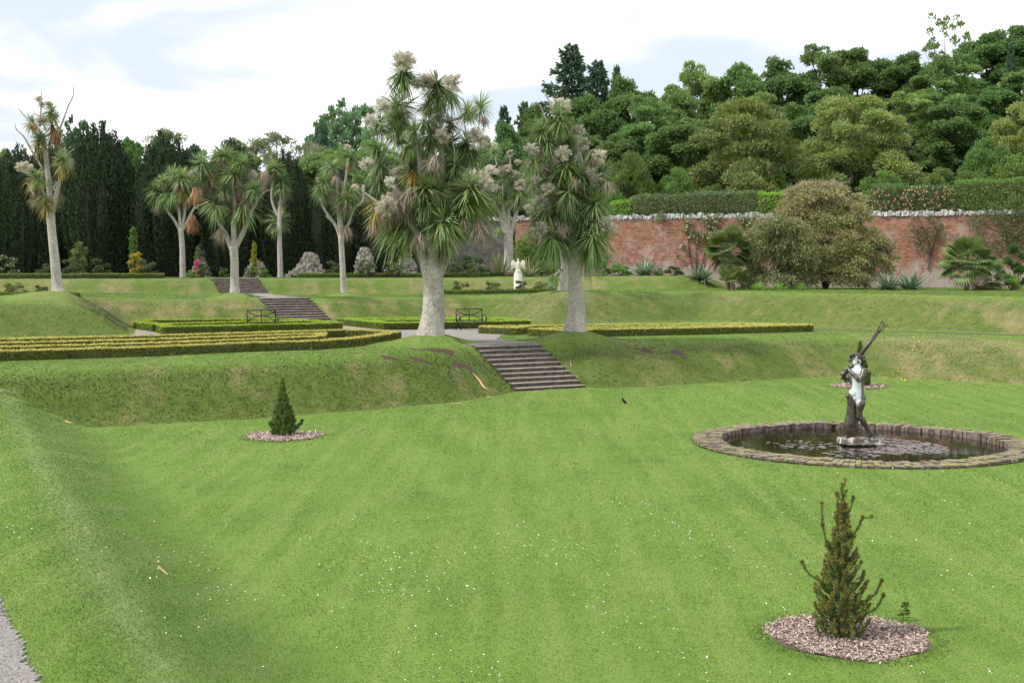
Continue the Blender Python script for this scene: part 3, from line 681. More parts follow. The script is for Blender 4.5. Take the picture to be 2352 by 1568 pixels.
# lily pads
m = NT('lily_pad'); ri = m.n('ShaderNodeNewGeometry').outputs['Random Per Island']
M_LILY = m.done(m.pbr(m.mix(ri, (.11, .075, .075), (.21, .18, .16)), .35, .5))
def pads(cx, cy, sx_, sy_, n, loc):
    V = []; Fs = []
    mb = MB()
    for i in range(n):
        a = random.uniform(0, 6.28); q = math.sqrt(random.random()); x = cx + math.cos(a) * q * sx_; y = cy + math.sin(a) * q * sy_; r_ = random.uniform(.035, .075)
        if math.hypot(x, y) > PR - .85: continue
        if math.hypot(x + .21, y + .1) < .5: continue
        th0 = random.uniform(0, 6.28); k = 10; z = .004 + random.uniform(0, .006)
        vs = [(x, y, z)] + [(x + math.cos(th0 + .3 + (5.7) * j / (k - 1)) * r_, y + math.sin(th0 + .3 + 5.7 * j / (k - 1)) * r_, z + random.uniform(-.001, .004)) for j in range(k)]
        mb.add(vs, [(0, j, j + 1) for j in range(1, k)])
    return mb
mbA = MB()
for (cx, cy, a_, b_, n_) in ((.75, -.15, 1.3, 1.45, 720), (-1.5, .2, .9, .9, 60), (-.6, -1.4, .7, .7, 55), (.5, 1.6, .9, .5, 40)):
    q = pads(cx, cy, a_, b_, n_, None); mbA.add(q.v, q.f)
tag(mbA.build('lily_pads', M_LILY, None, loc=(px_, py_, -.06)), 'reddish water lily pads floating around the pond statue', 'lily pads', kind='stuff')

# ------------------------------------------------------------------ remeshed sculpture helper
def sculpt(name, mb, mat, parent, vox=.012, smooth=3, loc=None, rot=0):
    o = mb.build(name, mat, parent, True, loc)
    o.rotation_euler = (0, 0, rot)
    r_ = o.modifiers.new('remesh', 'REMESH'); r_.mode = 'VOXEL'; r_.voxel_size = vox; r_.use_smooth_shade = True
    s_ = o.modifiers.new('smooth', 'SMOOTH'); s_.factor = .5; s_.iterations = smooth
    return o
def capsule(mb, pts, rad, n=12):
    mb.tube(pts, rad, n)
    for p_, r_ in zip(pts, rad): mb.blob(p_, r_, seg=n, rings=6)
# statue: sculpted from the survey of its silhouette; local x = picture right, y = away, z = up, scale px
SD = 32.6; SX = Q(1967, 1000, SD)[0]; SB = -.06
st = empty('pond_statue', (SX, SD - .15, SB), 0, 'weathered bronze figure of a boy raising a trident horn above a fish, in the pond', 'statue')
kz = .00241
def S(zx, zy, y=0.0): return (np.array([(zx - 455) * kz, y, (1392 - zy) * kz]))
m = NT('bronze'); o = m.obj(); sx = m.n('ShaderNodeSeparateXYZ'); m.l(o, sx.inputs[0])
col = m.mix(m.mapr(m.noise(9, 6, .7, o), .35, .7), (.030, .024, .019), (.115, .088, .068))
col = m.mix(m.mapr(m.noise(22, 5, .75, o), .58, .68, 0, .7), col, (.36, .36, .34))
mb_ = m.bump(m.noise(35, 5, .7, o), .3, .01)
vp = m.n('ShaderNodeTexCoord')
# pale lime-washed patina running down the front (left side) of the torso and the cheek
xlim = m.math('ADD', m.math('MULTIPLY', m.noise(5, 4, .6, o), .09), m.math('MULTIPLY', sx.outputs[2], .03))
front = m.math('MULTIPLY', m.mapr(m.math('SUBTRACT', m.math('ADD', sx.outputs[0], .0), xlim), -.055, -.105), m.math('MULTIPLY', m.mapr(sx.outputs[2], 1.00, 1.10), m.mapr(sx.outputs[2], 2.35, 2.25)))
M_BRONZE_D = m.done(m.pbr(col, .38, .6, .35, mb_))
m2 = NT('bronze_patina'); o = m2.obj(); sx = m2.n('ShaderNodeSeparateXYZ'); m2.l(o, sx.inputs[0])
col = m2.mix(m2.mapr(m2.noise(9, 6, .7, o), .35, .7), (.030, .024, .019), (.115, .088, .068))
col = m2.mix(m2.mapr(m2.noise(22, 5, .75, o), .52, .64, 0, .8), col, (.46, .46, .44))
edge = m2.math('ADD', m2.math('MULTIPLY', m2.math('SUBTRACT', m2.noise(6, 4, .6, o), .5), .09), 0)
xx = m2.math('ADD', sx.outputs[0], edge)
f1 = m2.mapr(xx, .045, .005)
f2 = m2.math('MULTIPLY', m2.mapr(sx.outputs[2], .98, 1.12), m2.mapr(sx.outputs[2], 2.22, 2.10))
pat = m2.math('MULTIPLY', f1, f2, True)
pat = m2.math('MULTIPLY', pat, m2.mapr(sx.outputs[1], -.175, -.155), True)
hx = m2.mapr(sx.outputs[0], -.20, -.16); hz = m2.mapr(sx.outputs[2], 1.60, 1.52)
pat = m2.math('MULTIPLY', pat, m2.math('MAXIMUM', hx, hz), True)
col = m2.mix(pat, col, m2.mix(m2.noise(14, 4, .6, o), (.50, .58, .60), (.72, .76, .76)))
M_BRONZE = m2.done(m2.pbr(col, m2.mapr(pat, 0, 1, .38, .7), .6, m2.mapr(pat, 0, 1, .3, 0), m2.bump(m2.noise(35, 5, .7, o), .3, .01)))
mb = MB()
T = lambda *a: capsule(mb, *a)
# torso, hips
T([S(462, 940), S(455, 880), S(445, 800), S(442, 720), S(440, 640), S(445, 590)], [.145, .15, .14, .155, .16, .12], 16)
mb.blob(S(485, 905, .02), (.12, .14, .14)); mb.blob(S(400, 850), (.11, .13, .13)); mb.blob(S(415, 640), (.12, .155, .13)); mb.blob(S(480, 640, 0), (.10, .155, .14))
mb.blob(S(405, 900, 0), (.12, .12, .09))
# neck and tilted head
T([S(440, 600), S(436, 560)], [.085, .075]); HD = S(440, 500)
mb.blob(HD, (.125, .115, .14)); mb.blob(S(415, 530, 0), (.085, .08, .085)); mb.blob(S(395, 508), (.03, .025, .035)); mb.blob(S(400, 545), (.04, .04, .03))
mb.blob(S(408, 492, -.06), (.025, .02, .02)); mb.blob(S(455, 520, -.112), (.03, .018, .035))
# arms
T([S(485, 610, -.19), S(470, 655, -.25), S(425, 705, -.28)], [.085, .078, .06]); T([S(425, 705, -.28), S(380, 650, -.22), S(338, 600, -.1)], [.062, .058, .04])
T([S(420, 620, .16), S(375, 700, .2), S(345, 728, .18)], [.08, .068, .055]); T([S(345, 728, .18), S(320, 690, .12), S(295, 655, .04)], [.055, .05, .038])
# hands with five fingers each wrapped round the shaft
def hand(c, ax, side):
    c = np.array(c); mb.blob(c + [.0, side * .045, 0], (.05, .035, .055))
    for k, ln in enumerate((.9, 1.0, 1.02, .95)):
        b_ = c + ax * (k - 1.5) * .028
        pts = [b_ + np.array([.02, side * .05, -.0]), b_ + np.array([-.045, side * .042, .0]), b_ + np.array([-.062 * ln, -side * .012, .0]), b_ + np.array([-.03, -side * .05, 0])]
        capsule(mb, pts, [.018, .017, .015, .012], 8)
    b_ = c + ax * .06; capsule(mb, [b_ + np.array([.03, side * .04, 0]), b_ + np.array([.045, -side * .01, .01]), b_ + np.array([.01, -side * .05, .012])], [.02, .018, .014], 8)
ax = unit(S(640, 210) - S(275, 700))
hand(S(330, 590, 0), ax, -1); hand(S(288, 645, 0), ax, -1)
# legs: standing leg behind the fish, trailing leg bent back
T([S(452, 950, .06), S(448, 1040, .08), S(440, 1110, .09), S(425, 1200, .1), S(415, 1320, .1)], [.125, .10, .08, .082, .05], 14)
T([S(470, 950, -.07), S(455, 1020, -.05), S(452, 1085, -.05)], [.125, .105, .088], 14)
T([S(452, 1085, -.05), S(500, 1130, 0), S(550, 1210, .05), S(585, 1265, .08)], [.088, .085, .06, .045], 14)
T([S(585, 1265, .08), S(610, 1250, .08), S(590, 1290, .07), S(530, 1318, .03)], [.045, .04, .045, .03])
T([S(400, 1325, .1), S(350, 1335, .1)], [.05, .035])
body = sculpt('body', mb, M_BRONZE, st, .013, 4)
# curly hair
mb = MB()
for i in range(70):
    a = random.uniform(0, 6.28); el = random.uniform(-.5, 1.5); d = np.array([math.cos(a) * math.cos(el), math.sin(a) * math.cos(el), math.sin(el)])
    if d[0] < -.25 and d[2] < .75: continue
    mb.blob(HD + d * [.14, .13, .15] + [.012, 0, 0], random.uniform(.028, .042), seg=8, rings=6)
for c in ((500, 470), (505, 505), (495, 545), (370, 460), (365, 485), (360, 505), (385, 448)):
    mb.blob(S(*c, random.uniform(-.06, .06)), .05, seg=8, rings=6)
sculpt('hair', mb, M_BRONZE_D, st, .011, 2)
mb = MB()
T = lambda *a: capsule(mb, *a)
T([S(368, 900, -.03), S(375, 980, -.03), S(372, 1080, -.03), S(360, 1180, -.03), S(362, 1250, -.03), S(395, 1330, -.03)], [.09, .095, .115, .145, .14, .10], 16)
mb.blob(S(342, 880, -.03), (.075, .08, .05)); mb.blob(S(352, 865, -.03), (.09, .05, .035)); mb.blob(S(340, 1300, -.05), (.085, .07, .035)); mb.blob(S(335, 1275, -.06), (.05, .06, .03)); mb.blob(S(430, 1330, -.03), (.10, .12, .05))
T([S(425, 1100, -.05), S(430, 1200, -.05), S(425, 1300, -.03)], [.03, .035, .03])
sculpt('fish', mb, M_BRONZE_D, st, .013, 3)
mb = MB()
a0, a1 = S(272, 706), S(650, 205)
mb.tube([a0, a0 + (a1 - a0) * .3, a0 + (a1 - a0) * .48, a0 + (a1 - a0) * .5, a0 + (a1 - a0) * .75, a1], [.034, .036, .034, .062, .056, .042], 14)
mb.tube([a1, a1 + ax * .03, a1 + ax * .05], [.055, .06, .03], 14)
pv = np.array([ax[2], 0, -ax[0]])
for k in (-1, 0, 1):
    e = a1 + ax * .22 + pv * k * .07
    mb.tube([a1 + ax * .02, a1 + ax * .06 + pv * k * .05, a1 + ax * .13 + pv * k * .06, e], [.018, .018, .013, .012], 8)
    mb.tube([e - ax * .01, e + ax * .015 + pv * k * .01, e + ax * .085 + pv * .02 * k], [.012, .026, .002], 8)
tr_ = mb.build('trident', M_BRONZE_D, st, True)
mb = MB()
for (x, y, w_, h_) in ((-.37, .02, .30, .16), (-.12, -.06, .34, .19), (.18, .0, .42, .15)):
    mb.box((x + .12, y, .035 + h_ / 2 - .02), (w_ + .1, .55, h_), .08, .03)
mb.box((.12, 0, .02), (.98, .72, .05), .05, .03)
mb.box((.36, .1, .17), (.12, .2, .28), .3, .03)
m = NT('plinth_stone'); o = m.obj(); col = m.mix(m.mapr(m.noise(6, 6, .7, o), .5, .62), (.10, .085, .075), (.55, .50, .44))
sculpt('plinth', mb, m.done(m.pbr(col, .85, .3, 0, m.bump(m.noise(25, 5, .7, o), .6, .02))), st, .02, 2)

# ------------------------------------------------------------------ eagle on pedestal
ep = Q(1190, 640, 84); ez = gz(ep[0], ep[1])
et = empty('eagle_statue', (ep[0], ep[1], ez), 0, 'white stone eagle with raised wings on a round pedestal', 'statue')
M_WST = simple_mat('white_stone', (.58, .55, .47), (.74, .71, .62), 5, .75, .3, bd=.01)
HP = 4.4 - 2.5 * 84 / FPX * 1.0 - ez
mb = MB(); seg = 32
def lathe(mb, prof_, seg=28):
    vs = []; fs = []
    for r_, z in prof_:
        for k in range(seg): vs.append((r_ * math.cos(2 * math.pi * k / seg), r_ * math.sin(2 * math.pi * k / seg), z))
    for i in range(len(prof_) - 1):
        for k in range(seg): k2 = (k + 1) % seg; fs.append((i * seg + k, i * seg + k2, (i + 1) * seg + k2, (i + 1) * seg + k))
    fs.append(tuple((len(prof_) - 1) * seg + k for k in range(seg))); mb.add(vs, fs)
hb_ = HP - .34
lathe(mb, [(.29, -.1), (.29, .05), (.275, .07), (.275, hb_ - .02), (.265, hb_)]); mb.build('pedestal', M_WST, et, True)
mb = MB(); lathe(mb, [(.245, hb_), (.245, hb_ + .17), (.225, hb_ + .18)], 8); mb.build('pedestal_cap', M_WST, et)
mb = MB(); z = hb_ + .18
mb.blob((0, 0, z + .06), (.2, .2, .11)); mb.blob((0, 0, z + .36), (.16, .15, .26)); mb.blob((0, -.03, z + .46), (.15, .14, .15))
capsule(mb, [(0, 0, z + .55), (0, 0, z + .68), (0, -.01, z + .74)], [.10, .065, .06]); mb.blob((-.01, -.03, z + .77), (.06, .075, .055)); mb.tube([(-.02, -.09, z + .77), (-.05, -.13, z + .75), (-.055, -.135, z + .72)], [.025, .015, .004], 8)
for s_ in (-1, 1):
    capsule(mb, [(.07 * s_, -.03, z + .22), (.08 * s_, -.06, z + .1), (.08 * s_, -.1, z + .05)], [.07, .045, .04])
    for k in (-1, 0, 1): capsule(mb, [(.08 * s_ + k * .03, -.1, z + .05), (.08 * s_ + k * .045, -.19, z + .04)], [.022, .014], 8)
for r_ in range(6):
    for k in range(7):
        a = (k - 3) * .33 + (r_ % 2) * .16; mb.blob((math.sin(a) * .155, -math.cos(a) * .15, z + .22 + r_ * .065), (.034, .022, .04), seg=8, rings=5)
sculpt('eagle', mb, M_WST, et, .012, 1)
for s_ in (-1, 1):
    mb = MB()
    out = [(.10, .52), (.16, .58), (.24, .68), (.30, .74), (.37, .73), (.42, .66), (.45, .5), (.455, .3), (.45, .12), (.42, .07), (.36, .13), (.30, .19), (.20, .22), (.10, .28)]
    vs = [(x * s_, -.02 + .10 * (x / .45) ** 2 * 0 + .03, z + y) for x, y in out] + [(x * s_, -.05, z + y) for x, y in out]; n = len(out)
    mb.add(vs, [tuple(range(n)), tuple(range(2 * n - 1, n - 1, -1))] + [(i, n + i, n + (i + 1) % n, (i + 1) % n) for i in range(n)])
    for k in range(9):      # feathers hang from the leading edge
        x = .13 + k * .038; y1 = .50 + .16 * math.sin(min(1, k / 6) * 1.6); y0 = .26 - .16 * (k / 8) ** 1.2
        mb.tube([(x * s_, -.055, z + y1), ((x + .01) * s_, -.07, z + (y0 + y1) / 2), ((x + .012) * s_, -.055, z + y0)], [.012, .022, .008], 6)
    sculpt('wing', mb, M_WST, et, .011, 1)

# ------------------------------------------------------------------ iron benches
M_IRON = simple_mat('black_iron', (.008, .014, .018), (.02, .028, .032), 30, .4, .1, .5, .4)
def bench(X, Y, label):
    t = empty('iron_bench', (X, Y, Z1 + .012), math.atan2(-.40, -.92) + math.pi, label, 'bench', 'wrought iron garden benches')
    w_ = .66; tb = .024
    mb = MB()
    for s_ in (-1, 1): mb.tube([(s_ * w_, .26, .40), (s_ * w_, .30, .68), (s_ * w_, .33, .98)], tb, 8)
    mb.tube([(-w_, .33, .98), (w_, .33, .98)], tb, 8); mb.tube([(0, .26, .42), (0, .33, .98)], tb * .8, 8)
    arc = lambda z0, z1, n=12: [(-w_ + 2 * w_ * i / n, .29 + .04 * ((z0 + (z1 - z0) * (1 - (2 * i / n - 1) ** 2)) - .6) / .4, z0 + (z1 - z0) * (1 - (2 * i / n - 1) ** 2)) for i in range(n + 1)]
    mb.tube(arc(.96, .70), tb * .8, 8); mb.tube(arc(.44, .72), tb * .8, 8)
    mb.build('backrest', M_IRON, t, True)
    mb = MB()
    for k in range(9): mb.box((0, -.24 + k * .06, .435), (2 * w_ + .02, .038, .012))
    for s_ in (-1, 0, 1): mb.box((s_ * w_ * .98, 0, .418), (.03, .52, .016))
    mb.build('seat', M_IRON, t)
    for s_ in (-1, 1):
        for fy, dy in ((-.25, -.05), (.25, .07)):
            mb = MB(); mb.tube([(s_ * w_ * .99, fy, .41), (s_ * w_ * .99, fy + dy * .3, .2), (s_ * w_ * .99, fy + dy, .0)], [tb, tb * .9, tb * .9], 8); mb.build('leg', M_IRON, t, True)
        mb = MB(); pts = [(s_ * w_, .31, .70), (s_ * w_, .15, .74), (s_ * w_, -.05, .71), (s_ * w_, -.2, .66), (s_ * w_, -.28, .58), (s_ * w_, -.25, .50), (s_ * w_, -.17, .50), (s_ * w_, -.15, .57), (s_ * w_, -.2, .59)]
        mb.tube(spline(pts, 3), tb * .9, 8); mb.tube([(s_ * w_, -.26, .52), (s_ * w_, -.24, .42)], tb * .8, 8); mb.build('armrest', M_IRON, t, True)
bq = G(604, 762, Z1); bench(bq[0], bq[1], 'black wrought iron bench in front of the left box hedge')
bq = G(1083, 758.5, Z1); bench(bq[0], bq[1], 'black wrought iron bench just right of the big trunk')

# ------------------------------------------------------------------ blackbird
bp = G(1433, 930, 0)
t = empty('blackbird', (bp[0], bp[1], gz(bp[0], bp[1])), R(20), 'small blackbird standing upright on the lawn', 'bird')
M_BB = simple_mat('black_feathers', (.008, .008, .009), (.018, .017, .016), 40, .5, .2); M_BK = simple_mat('bill_yellow', (.5, .25, .03), (.6, .3, .04), 30, .5, .1)
mb = MB(); capsule(mb, [(.07, 0, .06), (.03, 0, .10), (-.03, 0, .165), (-.045, 0, .20)], [.02, .045, .038, .026]); mb.blob((-.05, 0, .215), .026); mb.tube([(.06, 0, .075), (.13, 0, .02)], [.02, .012], 8)
for s_ in (-1, 1): mb.blob((.035, s_ * .035, .10), (.045, .012, .03), rot=Matrix.Rotation(R(40), 4, 'Y').to_quaternion()); 
for s_ in (-1, 1): mb.tube([(.02, s_ * .018, .08), (.015, s_ * .018, .0), (-.02, s_ * .02, .002)], .005, 6)
sculpt('body', mb, M_BB, t, .006, 1)
mb = MB(); mb.tube([(-.07, 0, .217), (-.10, 0, .212)], [.007, .002], 6); mb.build('bill', M_BK, t)

# ------------------------------------------------------------------ cabbage trees
def strips(dirs, L, W, droop, base=0.0, ns=4, r=None, wprof=(.55, 1, .8, .06), fold=True):
    n = len(dirs); d = unit(dirs); L = np.broadcast_to(L, (n,)); W = np.broadcast_to(W, (n,)); droop = np.broadcast_to(droop, (n,))
    side = unit(np.cross(d, [0, 0, 1.]) + 1e-5)
    s = np.linspace(0, 1, ns); wp = np.interp(s, np.linspace(0, 1, len(wprof)), wprof)
    pos = d[:, None, :] * (base + s[None, :, None] * L[:, None, None])
    pos[:, :, 2] -= droop[:, None] * L[:, None] * s[None] ** 2.2
    off_ = side[:, None, :] * (W[:, None, None] * wp[None, :, None] * .5)
    V = np.stack([pos - off_, pos + off_], 2)            # n, ns, 2, 3
    b = (np.arange(n) * ns * 2)[:, None]
    F = np.concatenate([b + [2 * i, 2 * i + 1, 2 * i + 3, 2 * i + 2] for i in range(ns - 1)], 0)
    return V.reshape(-1, 3), F
def cone_dirs(n, lo, hi, r):
    z = r.uniform(lo, hi, n); th = np.arange(n) * 2.39996 + r.uniform(0, .4, n); q = np.sqrt(np.maximum(0, 1 - z * z))
    return np.stack([q * np.cos(th), q * np.sin(th), z], 1)
M_ROS = leaf_mat('sword_leaf', (.125, .20, .07), (.215, .31, .115), (.34, .32, .12), .06, .3, 1.5, .45, .25)
M_ROSD = leaf_mat('sword_leaf_yellow', (.20, .21, .05), (.30, .26, .06), (.36, .20, .04), .3, .35, 1.5, .3)
M_DEAD = leaf_mat('dead_leaf', (.21, .17, .135), (.35, .295, .24), (.26, .16, .10), .15, .2, 2, .1)
M_DEADO = leaf_mat('dead_leaf_orange', (.24, .115, .065), (.34, .19, .12), (.40, .24, .08), .2, .2, 2, .1)
M_FLO = leaf_mat('panicle', (.56, .50, .40), (.78, .72, .60), (.30, .24, .17), .18, .3, 2, .1, .2)
M_FLW = leaf_mat('panicle_fresh', (.68, .66, .55), (.80, .78, .68), (.5, .45, .35), .18, .3, 2, .1, .1)
ROS = {}
for i in range(3):
    r = np.random.default_rng(40 + i); d = cone_dirs(160, -.75, .98, r); V, F = strips(d, r.uniform(.8, 1.15, 160), .062, .10 + .30 * (1 - d[:, 2]) * .5, .05)
    ROS['g%d' % i] = mesh_vf('leaf_rosette', V, F, False, M_ROS)
for i in range(2):
    r = np.random.default_rng(50 + i); d = cone_dirs(105, -.97, .35, r); V, F = strips(d, r.uniform(.85, 1.3, 105), .062, .40, .05)
    ROS['d%d' % i] = mesh_vf('leaf_rosette', V, F, False, M_ROS)
    r = np.random.default_rng(60 + i); d = cone_dirs(60, -.99, .45, r); V, F = strips(d, r.uniform(.7, 1.1, 60), .07, .35, .04); ROS['y%d' % i] = mesh_vf('leaf_rosette', V, F, False, M_ROSD)
    for nm, mt in (('k', M_DEAD), ('o', M_DEADO)):
        r = np.random.default_rng(70 + i); n = 150 if nm == 'k' else 70; d = cone_dirs(n, -1, -.45 if nm == 'k' else -.75, r) + r.normal(0, .12, (n, 3)); V, F = strips(d, r.uniform(.5, 1.1, n), .03 if nm == 'k' else .06, .25, .02)
        V = V + np.repeat(r.normal(0, .09, (n, 3)), 8, 0)
        ROS[nm + str(i)] = mesh_vf('dead_leaf_skirt', V, F, False, mt)
    for nm, mt in (('f', M_FLO), ('w', M_FLW)):
        r = np.random.default_rng(80 + i); n = 560; ax16 = rand_dirs(30, r); ax16[:, 2] = ax16[:, 2] * .8 + .2; al = r.uniform(.85, 1.15, 30); gi = r.integers(0, 30, n); d = ax16[gi] + r.normal(0, .2, (n, 3)); V, F = strips(d, al[gi] * r.uniform(.55, 1.1, n), .04, .05, 0, 3, wprof=(1, .8, .5))
        m_ = 2600; gi = r.integers(0, 30, m_); sp_ = r.uniform(.3, 1, m_) ** .7; dd = unit(ax16[gi]); c = dd * (sp_ * al[gi])[:, None] + r.normal(0, .13, (m_, 3)) * (1.1 - sp_ * .6)[:, None]; q = leafquads(c, dd + rand_dirs(m_, r) * .9, .15, .05, r)
        V2 = np.concatenate([V, q.reshape(-1, 3)]); F2 = np.concatenate([F, np.arange(m_ * 4).reshape(-1, 4) + len(V)])
        ROS[nm + str(i)] = mesh_vf('flower_cluster', V2, F2, False, mt)
m = NT('pale_bark'); o = m.obj(); mp_ = m.n('ShaderNodeMapping'); mp_.inputs['Scale'].default_value = (1, 1, .45); m.l(o, mp_.inputs[0])
vo = m.n('ShaderNodeTexVoronoi', feature='DISTANCE_TO_EDGE'); vo.inputs['Scale'].default_value = 13; m.l(mp_.outputs[0], vo.inputs['Vector'])
n1 = m.noise(3, 6, .7, mp_.outputs[0]); n2 = m.noise(22, 5, .7, o)
col = m.mix(m.mapr(n1, .35, .68), (.31, .275, .24), (.57, .535, .49)); col = m.mix(m.mapr(n2, .4, .7, 0, .45), col, (.66, .635, .59))
col = m.mix(m.mapr(vo.outputs[0], .10, .0, 0, .65), col, (.13, .105, .085))
col = m.mix(m.mapr(m.noise(1.6, 4, .6, mp_.outputs[0]), .60, .75, 0, .5), col, (.16, .14, .09))
M_BARK = m.done(m.pbr(col, .9, .15, 0, m.bump(m.math('ADD', vo.outputs[0], m.math('MULTIPLY', n2, .3)), .9, .03)))
def cabbage(base, D, label, stems, parts, bare=(), spread=1.0, seed=1, tipr=.045, dscale=1.0):
    """stems: [(list of (x,y,dy)), radii px]; parts: (x, y, kind, radius px[, dy])"""
    rr = random.Random(seed); k = D / FPX
    bx, by = base; B = Q(bx, by, D); B[2] = gz(B[0], B[1]) - .12
    t = empty('cabbage_tree', tuple(B), 0, label, 'cabbage tree', 'cabbage trees on the terraces')
    loc = lambda x, y, dy=0: Q(x, y, D + dy) - B
    tb = MB(); nodes = []
    for pts, rad in stems:
        P = [loc(*p) for p in pts]
        if pts[0][:2] == base: P[0][2] = -.15
        S_ = spline(P, 5); rs = np.interp(np.linspace(0, 1, len(S_)), np.linspace(0, 1, len(rad)), rad) * k
        tb.tube(S_, list(rs), 18 if rad[0] > 9 else 10, .05 if rad[0] > 20 else .03)
        for p, r_ in zip(S_[len(S_) // 3:], rs[len(S_) // 3:]): nodes.append((p, r_))
    tips = []
    for p in parts:
        x, y, kind, r_ = p[:4]; dy = p[4] if len(p) > 4 else rr.uniform(-1, 1) * spread
        tips.append((loc(x, y, dy), kind, r_ * k))
    for P, kind, r_ in sorted([q for q in tips if q[1][0] in 'gdy'], key=lambda q: q[0][2]):
        best = min(nodes, key=lambda n: np.linalg.norm((P - n[0]) * [1, .8, .8]) + max(0, n[0][2] - P[2] + .5 * r_) * 4)
        a, ra = best; v = P - a; mid = a + v * .5 + np.array([v[0] * .18 + rr.uniform(-.1, .1), v[1] * .1, -abs(v[2]) * .08 - .06 * np.linalg.norm(v[:2])])
        mid2 = a + v * .82 + np.array([rr.uniform(-.08, .08), 0, -.02])
        S_ = spline([a, mid, mid2, P], 3); r0 = min(ra * .75, .04 + .028 * np.linalg.norm(v)); r0 = max(r0, tipr)
        rs = np.linspace(r0, tipr, len(S_)); tb.tube(S_, list(rs), 8, .06)
        for p, r_ in list(zip(S_, rs))[2:-1]: nodes.append((p, r_))
    for pl in bare:
        P = [loc(*(p[:2]), p[2] if len(p) > 2 else -.3) for p in pl]; S_ = spline(P, 4); tb.tube(S_, list(np.linspace(tipr * 1.3, tipr * .35, len(S_))), 7, .1)
    tb.build('trunk', M_BARK, t, True)
    nm = dict(g='leaf_rosette', d='leaf_rosette', y='leaf_rosette', k='dead_leaf_skirt', o='dead_leaf_skirt', f='flower_cluster', w='flower_cluster')
    for P, kind, r_ in tips:
        keys = [q for q in ROS if q[0] == kind]; o = bpy.data.objects.new(nm[kind], ROS[rr.choice(keys)]); COL.objects.link(o); o.parent = t; o.location = P
        sc_ = r_ * (rr.uniform(1.1, 1.35) if D < 60 else rr.uniform(1.0, 1.18) if kind not in 'ok' else rr.uniform(1.15, 1.4)) * (.92 if kind in 'fw' else 1); o.scale = (sc_, sc_, sc_ * rr.uniform(.9, 1.1)); tl = .45 if kind in 'g' else .15; o.rotation_euler = (rr.uniform(-tl, tl), rr.uniform(-tl, tl), rr.uniform(0, 6.28))
        if kind in 'fw': o.location = P - np.array([0, .35, 0])
        if kind in 'fw': o.scale = (sc_ * rr.uniform(.8, 1.15), sc_ * rr.uniform(.8, 1.1), sc_ * rr.uniform(.75, 1.0))
        if kind == 'g' and D < 60 and rr.random() < .4:
            o3 = bpy.data.objects.new('leaf_rosette', ROS[rr.choice(['d0', 'd1'])]); COL.objects.link(o3); o3.parent = t; o3.location = P + np.array([rr.uniform(-.25, .25), rr.uniform(-.1, .5), -rr.uniform(.3, .7)]); o3.scale = (sc_ * .95,) * 3; o3.rotation_euler = (rr.uniform(-.3, .3), rr.uniform(-.3, .3), rr.uniform(0, 6))
        if kind in 'g' and rr.random() < .9:       # a few dead leaves under most heads
            o2 = bpy.data.objects.new('dead_leaf_skirt', ROS[rr.choice(['k0', 'k1'])]); COL.objects.link(o2); o2.parent = t; o2.location = P - np.array([0, 0, .15 * r_]); s2 = r_ * rr.uniform(.6, .95); o2.scale = (s2, s2, s2)
    return t
# big central tree; crop coordinates -> picture
b_ = lambda cx, cy: (804 + cx / 3.033, 115 + cy / 3.033)
L = []
for cx, cy, kd, r_ in [(370, 165, 'd', 40), (370, 150, 'g', 36), (605, 245, 'g', 38), (690, 285, 'd', 40), (545, 385, 'g', 30), (330, 385, 'g', 40), (335, 420, 'd', 44), (205, 530, 'g', 30), (335, 590, 'g', 42), (820, 430, 'g', 28), (905, 400, 'g', 32),
        (565, 610, 'd', 42), (560, 595, 'g', 38), (695, 515, 'g', 32), (815, 650, 'g', 44), (820, 690, 'd', 50), (185, 690, 'g', 30), (210, 800, 'g', 40), (430, 830, 'g', 44), (440, 860, 'y', 36), (235, 910, 'g', 38), (640, 760, 'd', 56), (600, 800, 'd', 50), (845, 970, 'g', 58), (850, 1010, 'd', 62),
        (200, 1040, 'g', 34), (195, 1070, 'y', 40), (480, 1090, 'g', 48), (390, 1180, 'd', 62), (330, 1190, 'd', 58), (430, 1230, 'd', 58), (660, 1190, 'g', 50), (665, 1220, 'd', 50), (900, 1090, 'd', 46), (740, 940, 'g', 40), (620, 980, 'g', 40), (520, 960, 'g', 40), (340, 470, 'g', 32), (470, 700, 'g', 34), (700, 640, 'g', 34), (735, 800, 'g', 36), (300, 1000, 'g', 36), (560, 1060, 'g', 40), (760, 1080, 'g', 40), (620, 450, 'g', 30), (440, 560, 'g', 30)]:
    L.append((*b_(cx, cy), kd, r_, random.uniform(-1.3, 1.1)))
for cx, cy, kd, r_ in [(375, 95, 'f', 24), (515, 235, 'f', 21), (722, 240, 'f', 22), (228, 402, 'w', 21), (150, 505, 'w', 17), (120, 800, 'w', 18), (285, 925, 'w', 12), (895, 630, 'f', 25), (885, 935, 'f', 30), (940, 940, 'f', 22), (640, 610, 'f', 22), (320, 1060, 'f', 24), (250, 1090, 'f', 20), (340, 860, 'f', 16),
        (590, 520, 'k', 22), (375, 700, 'k', 26), (590, 745, 'k', 34), (420, 970, 'k', 34), (180, 1180, 'k', 30), (270, 1130, 'k', 34), (480, 1290, 'k', 34), (650, 1380, 'k', 34), (655, 1010, 'k', 26), (900, 1200, 'k', 38), (930, 470, 'k', 20), (620, 1040, 'k', 26), (340, 1040, 'k', 30), (400, 1090, 'k', 34), (790, 1180, 'k', 30), (520, 1400, 'k', 20), (540, 1180, 'k', 30), (700, 1290, 'k', 30)]:
    L.append((*b_(cx, cy), kd, r_, random.uniform(-1.6, .2)))
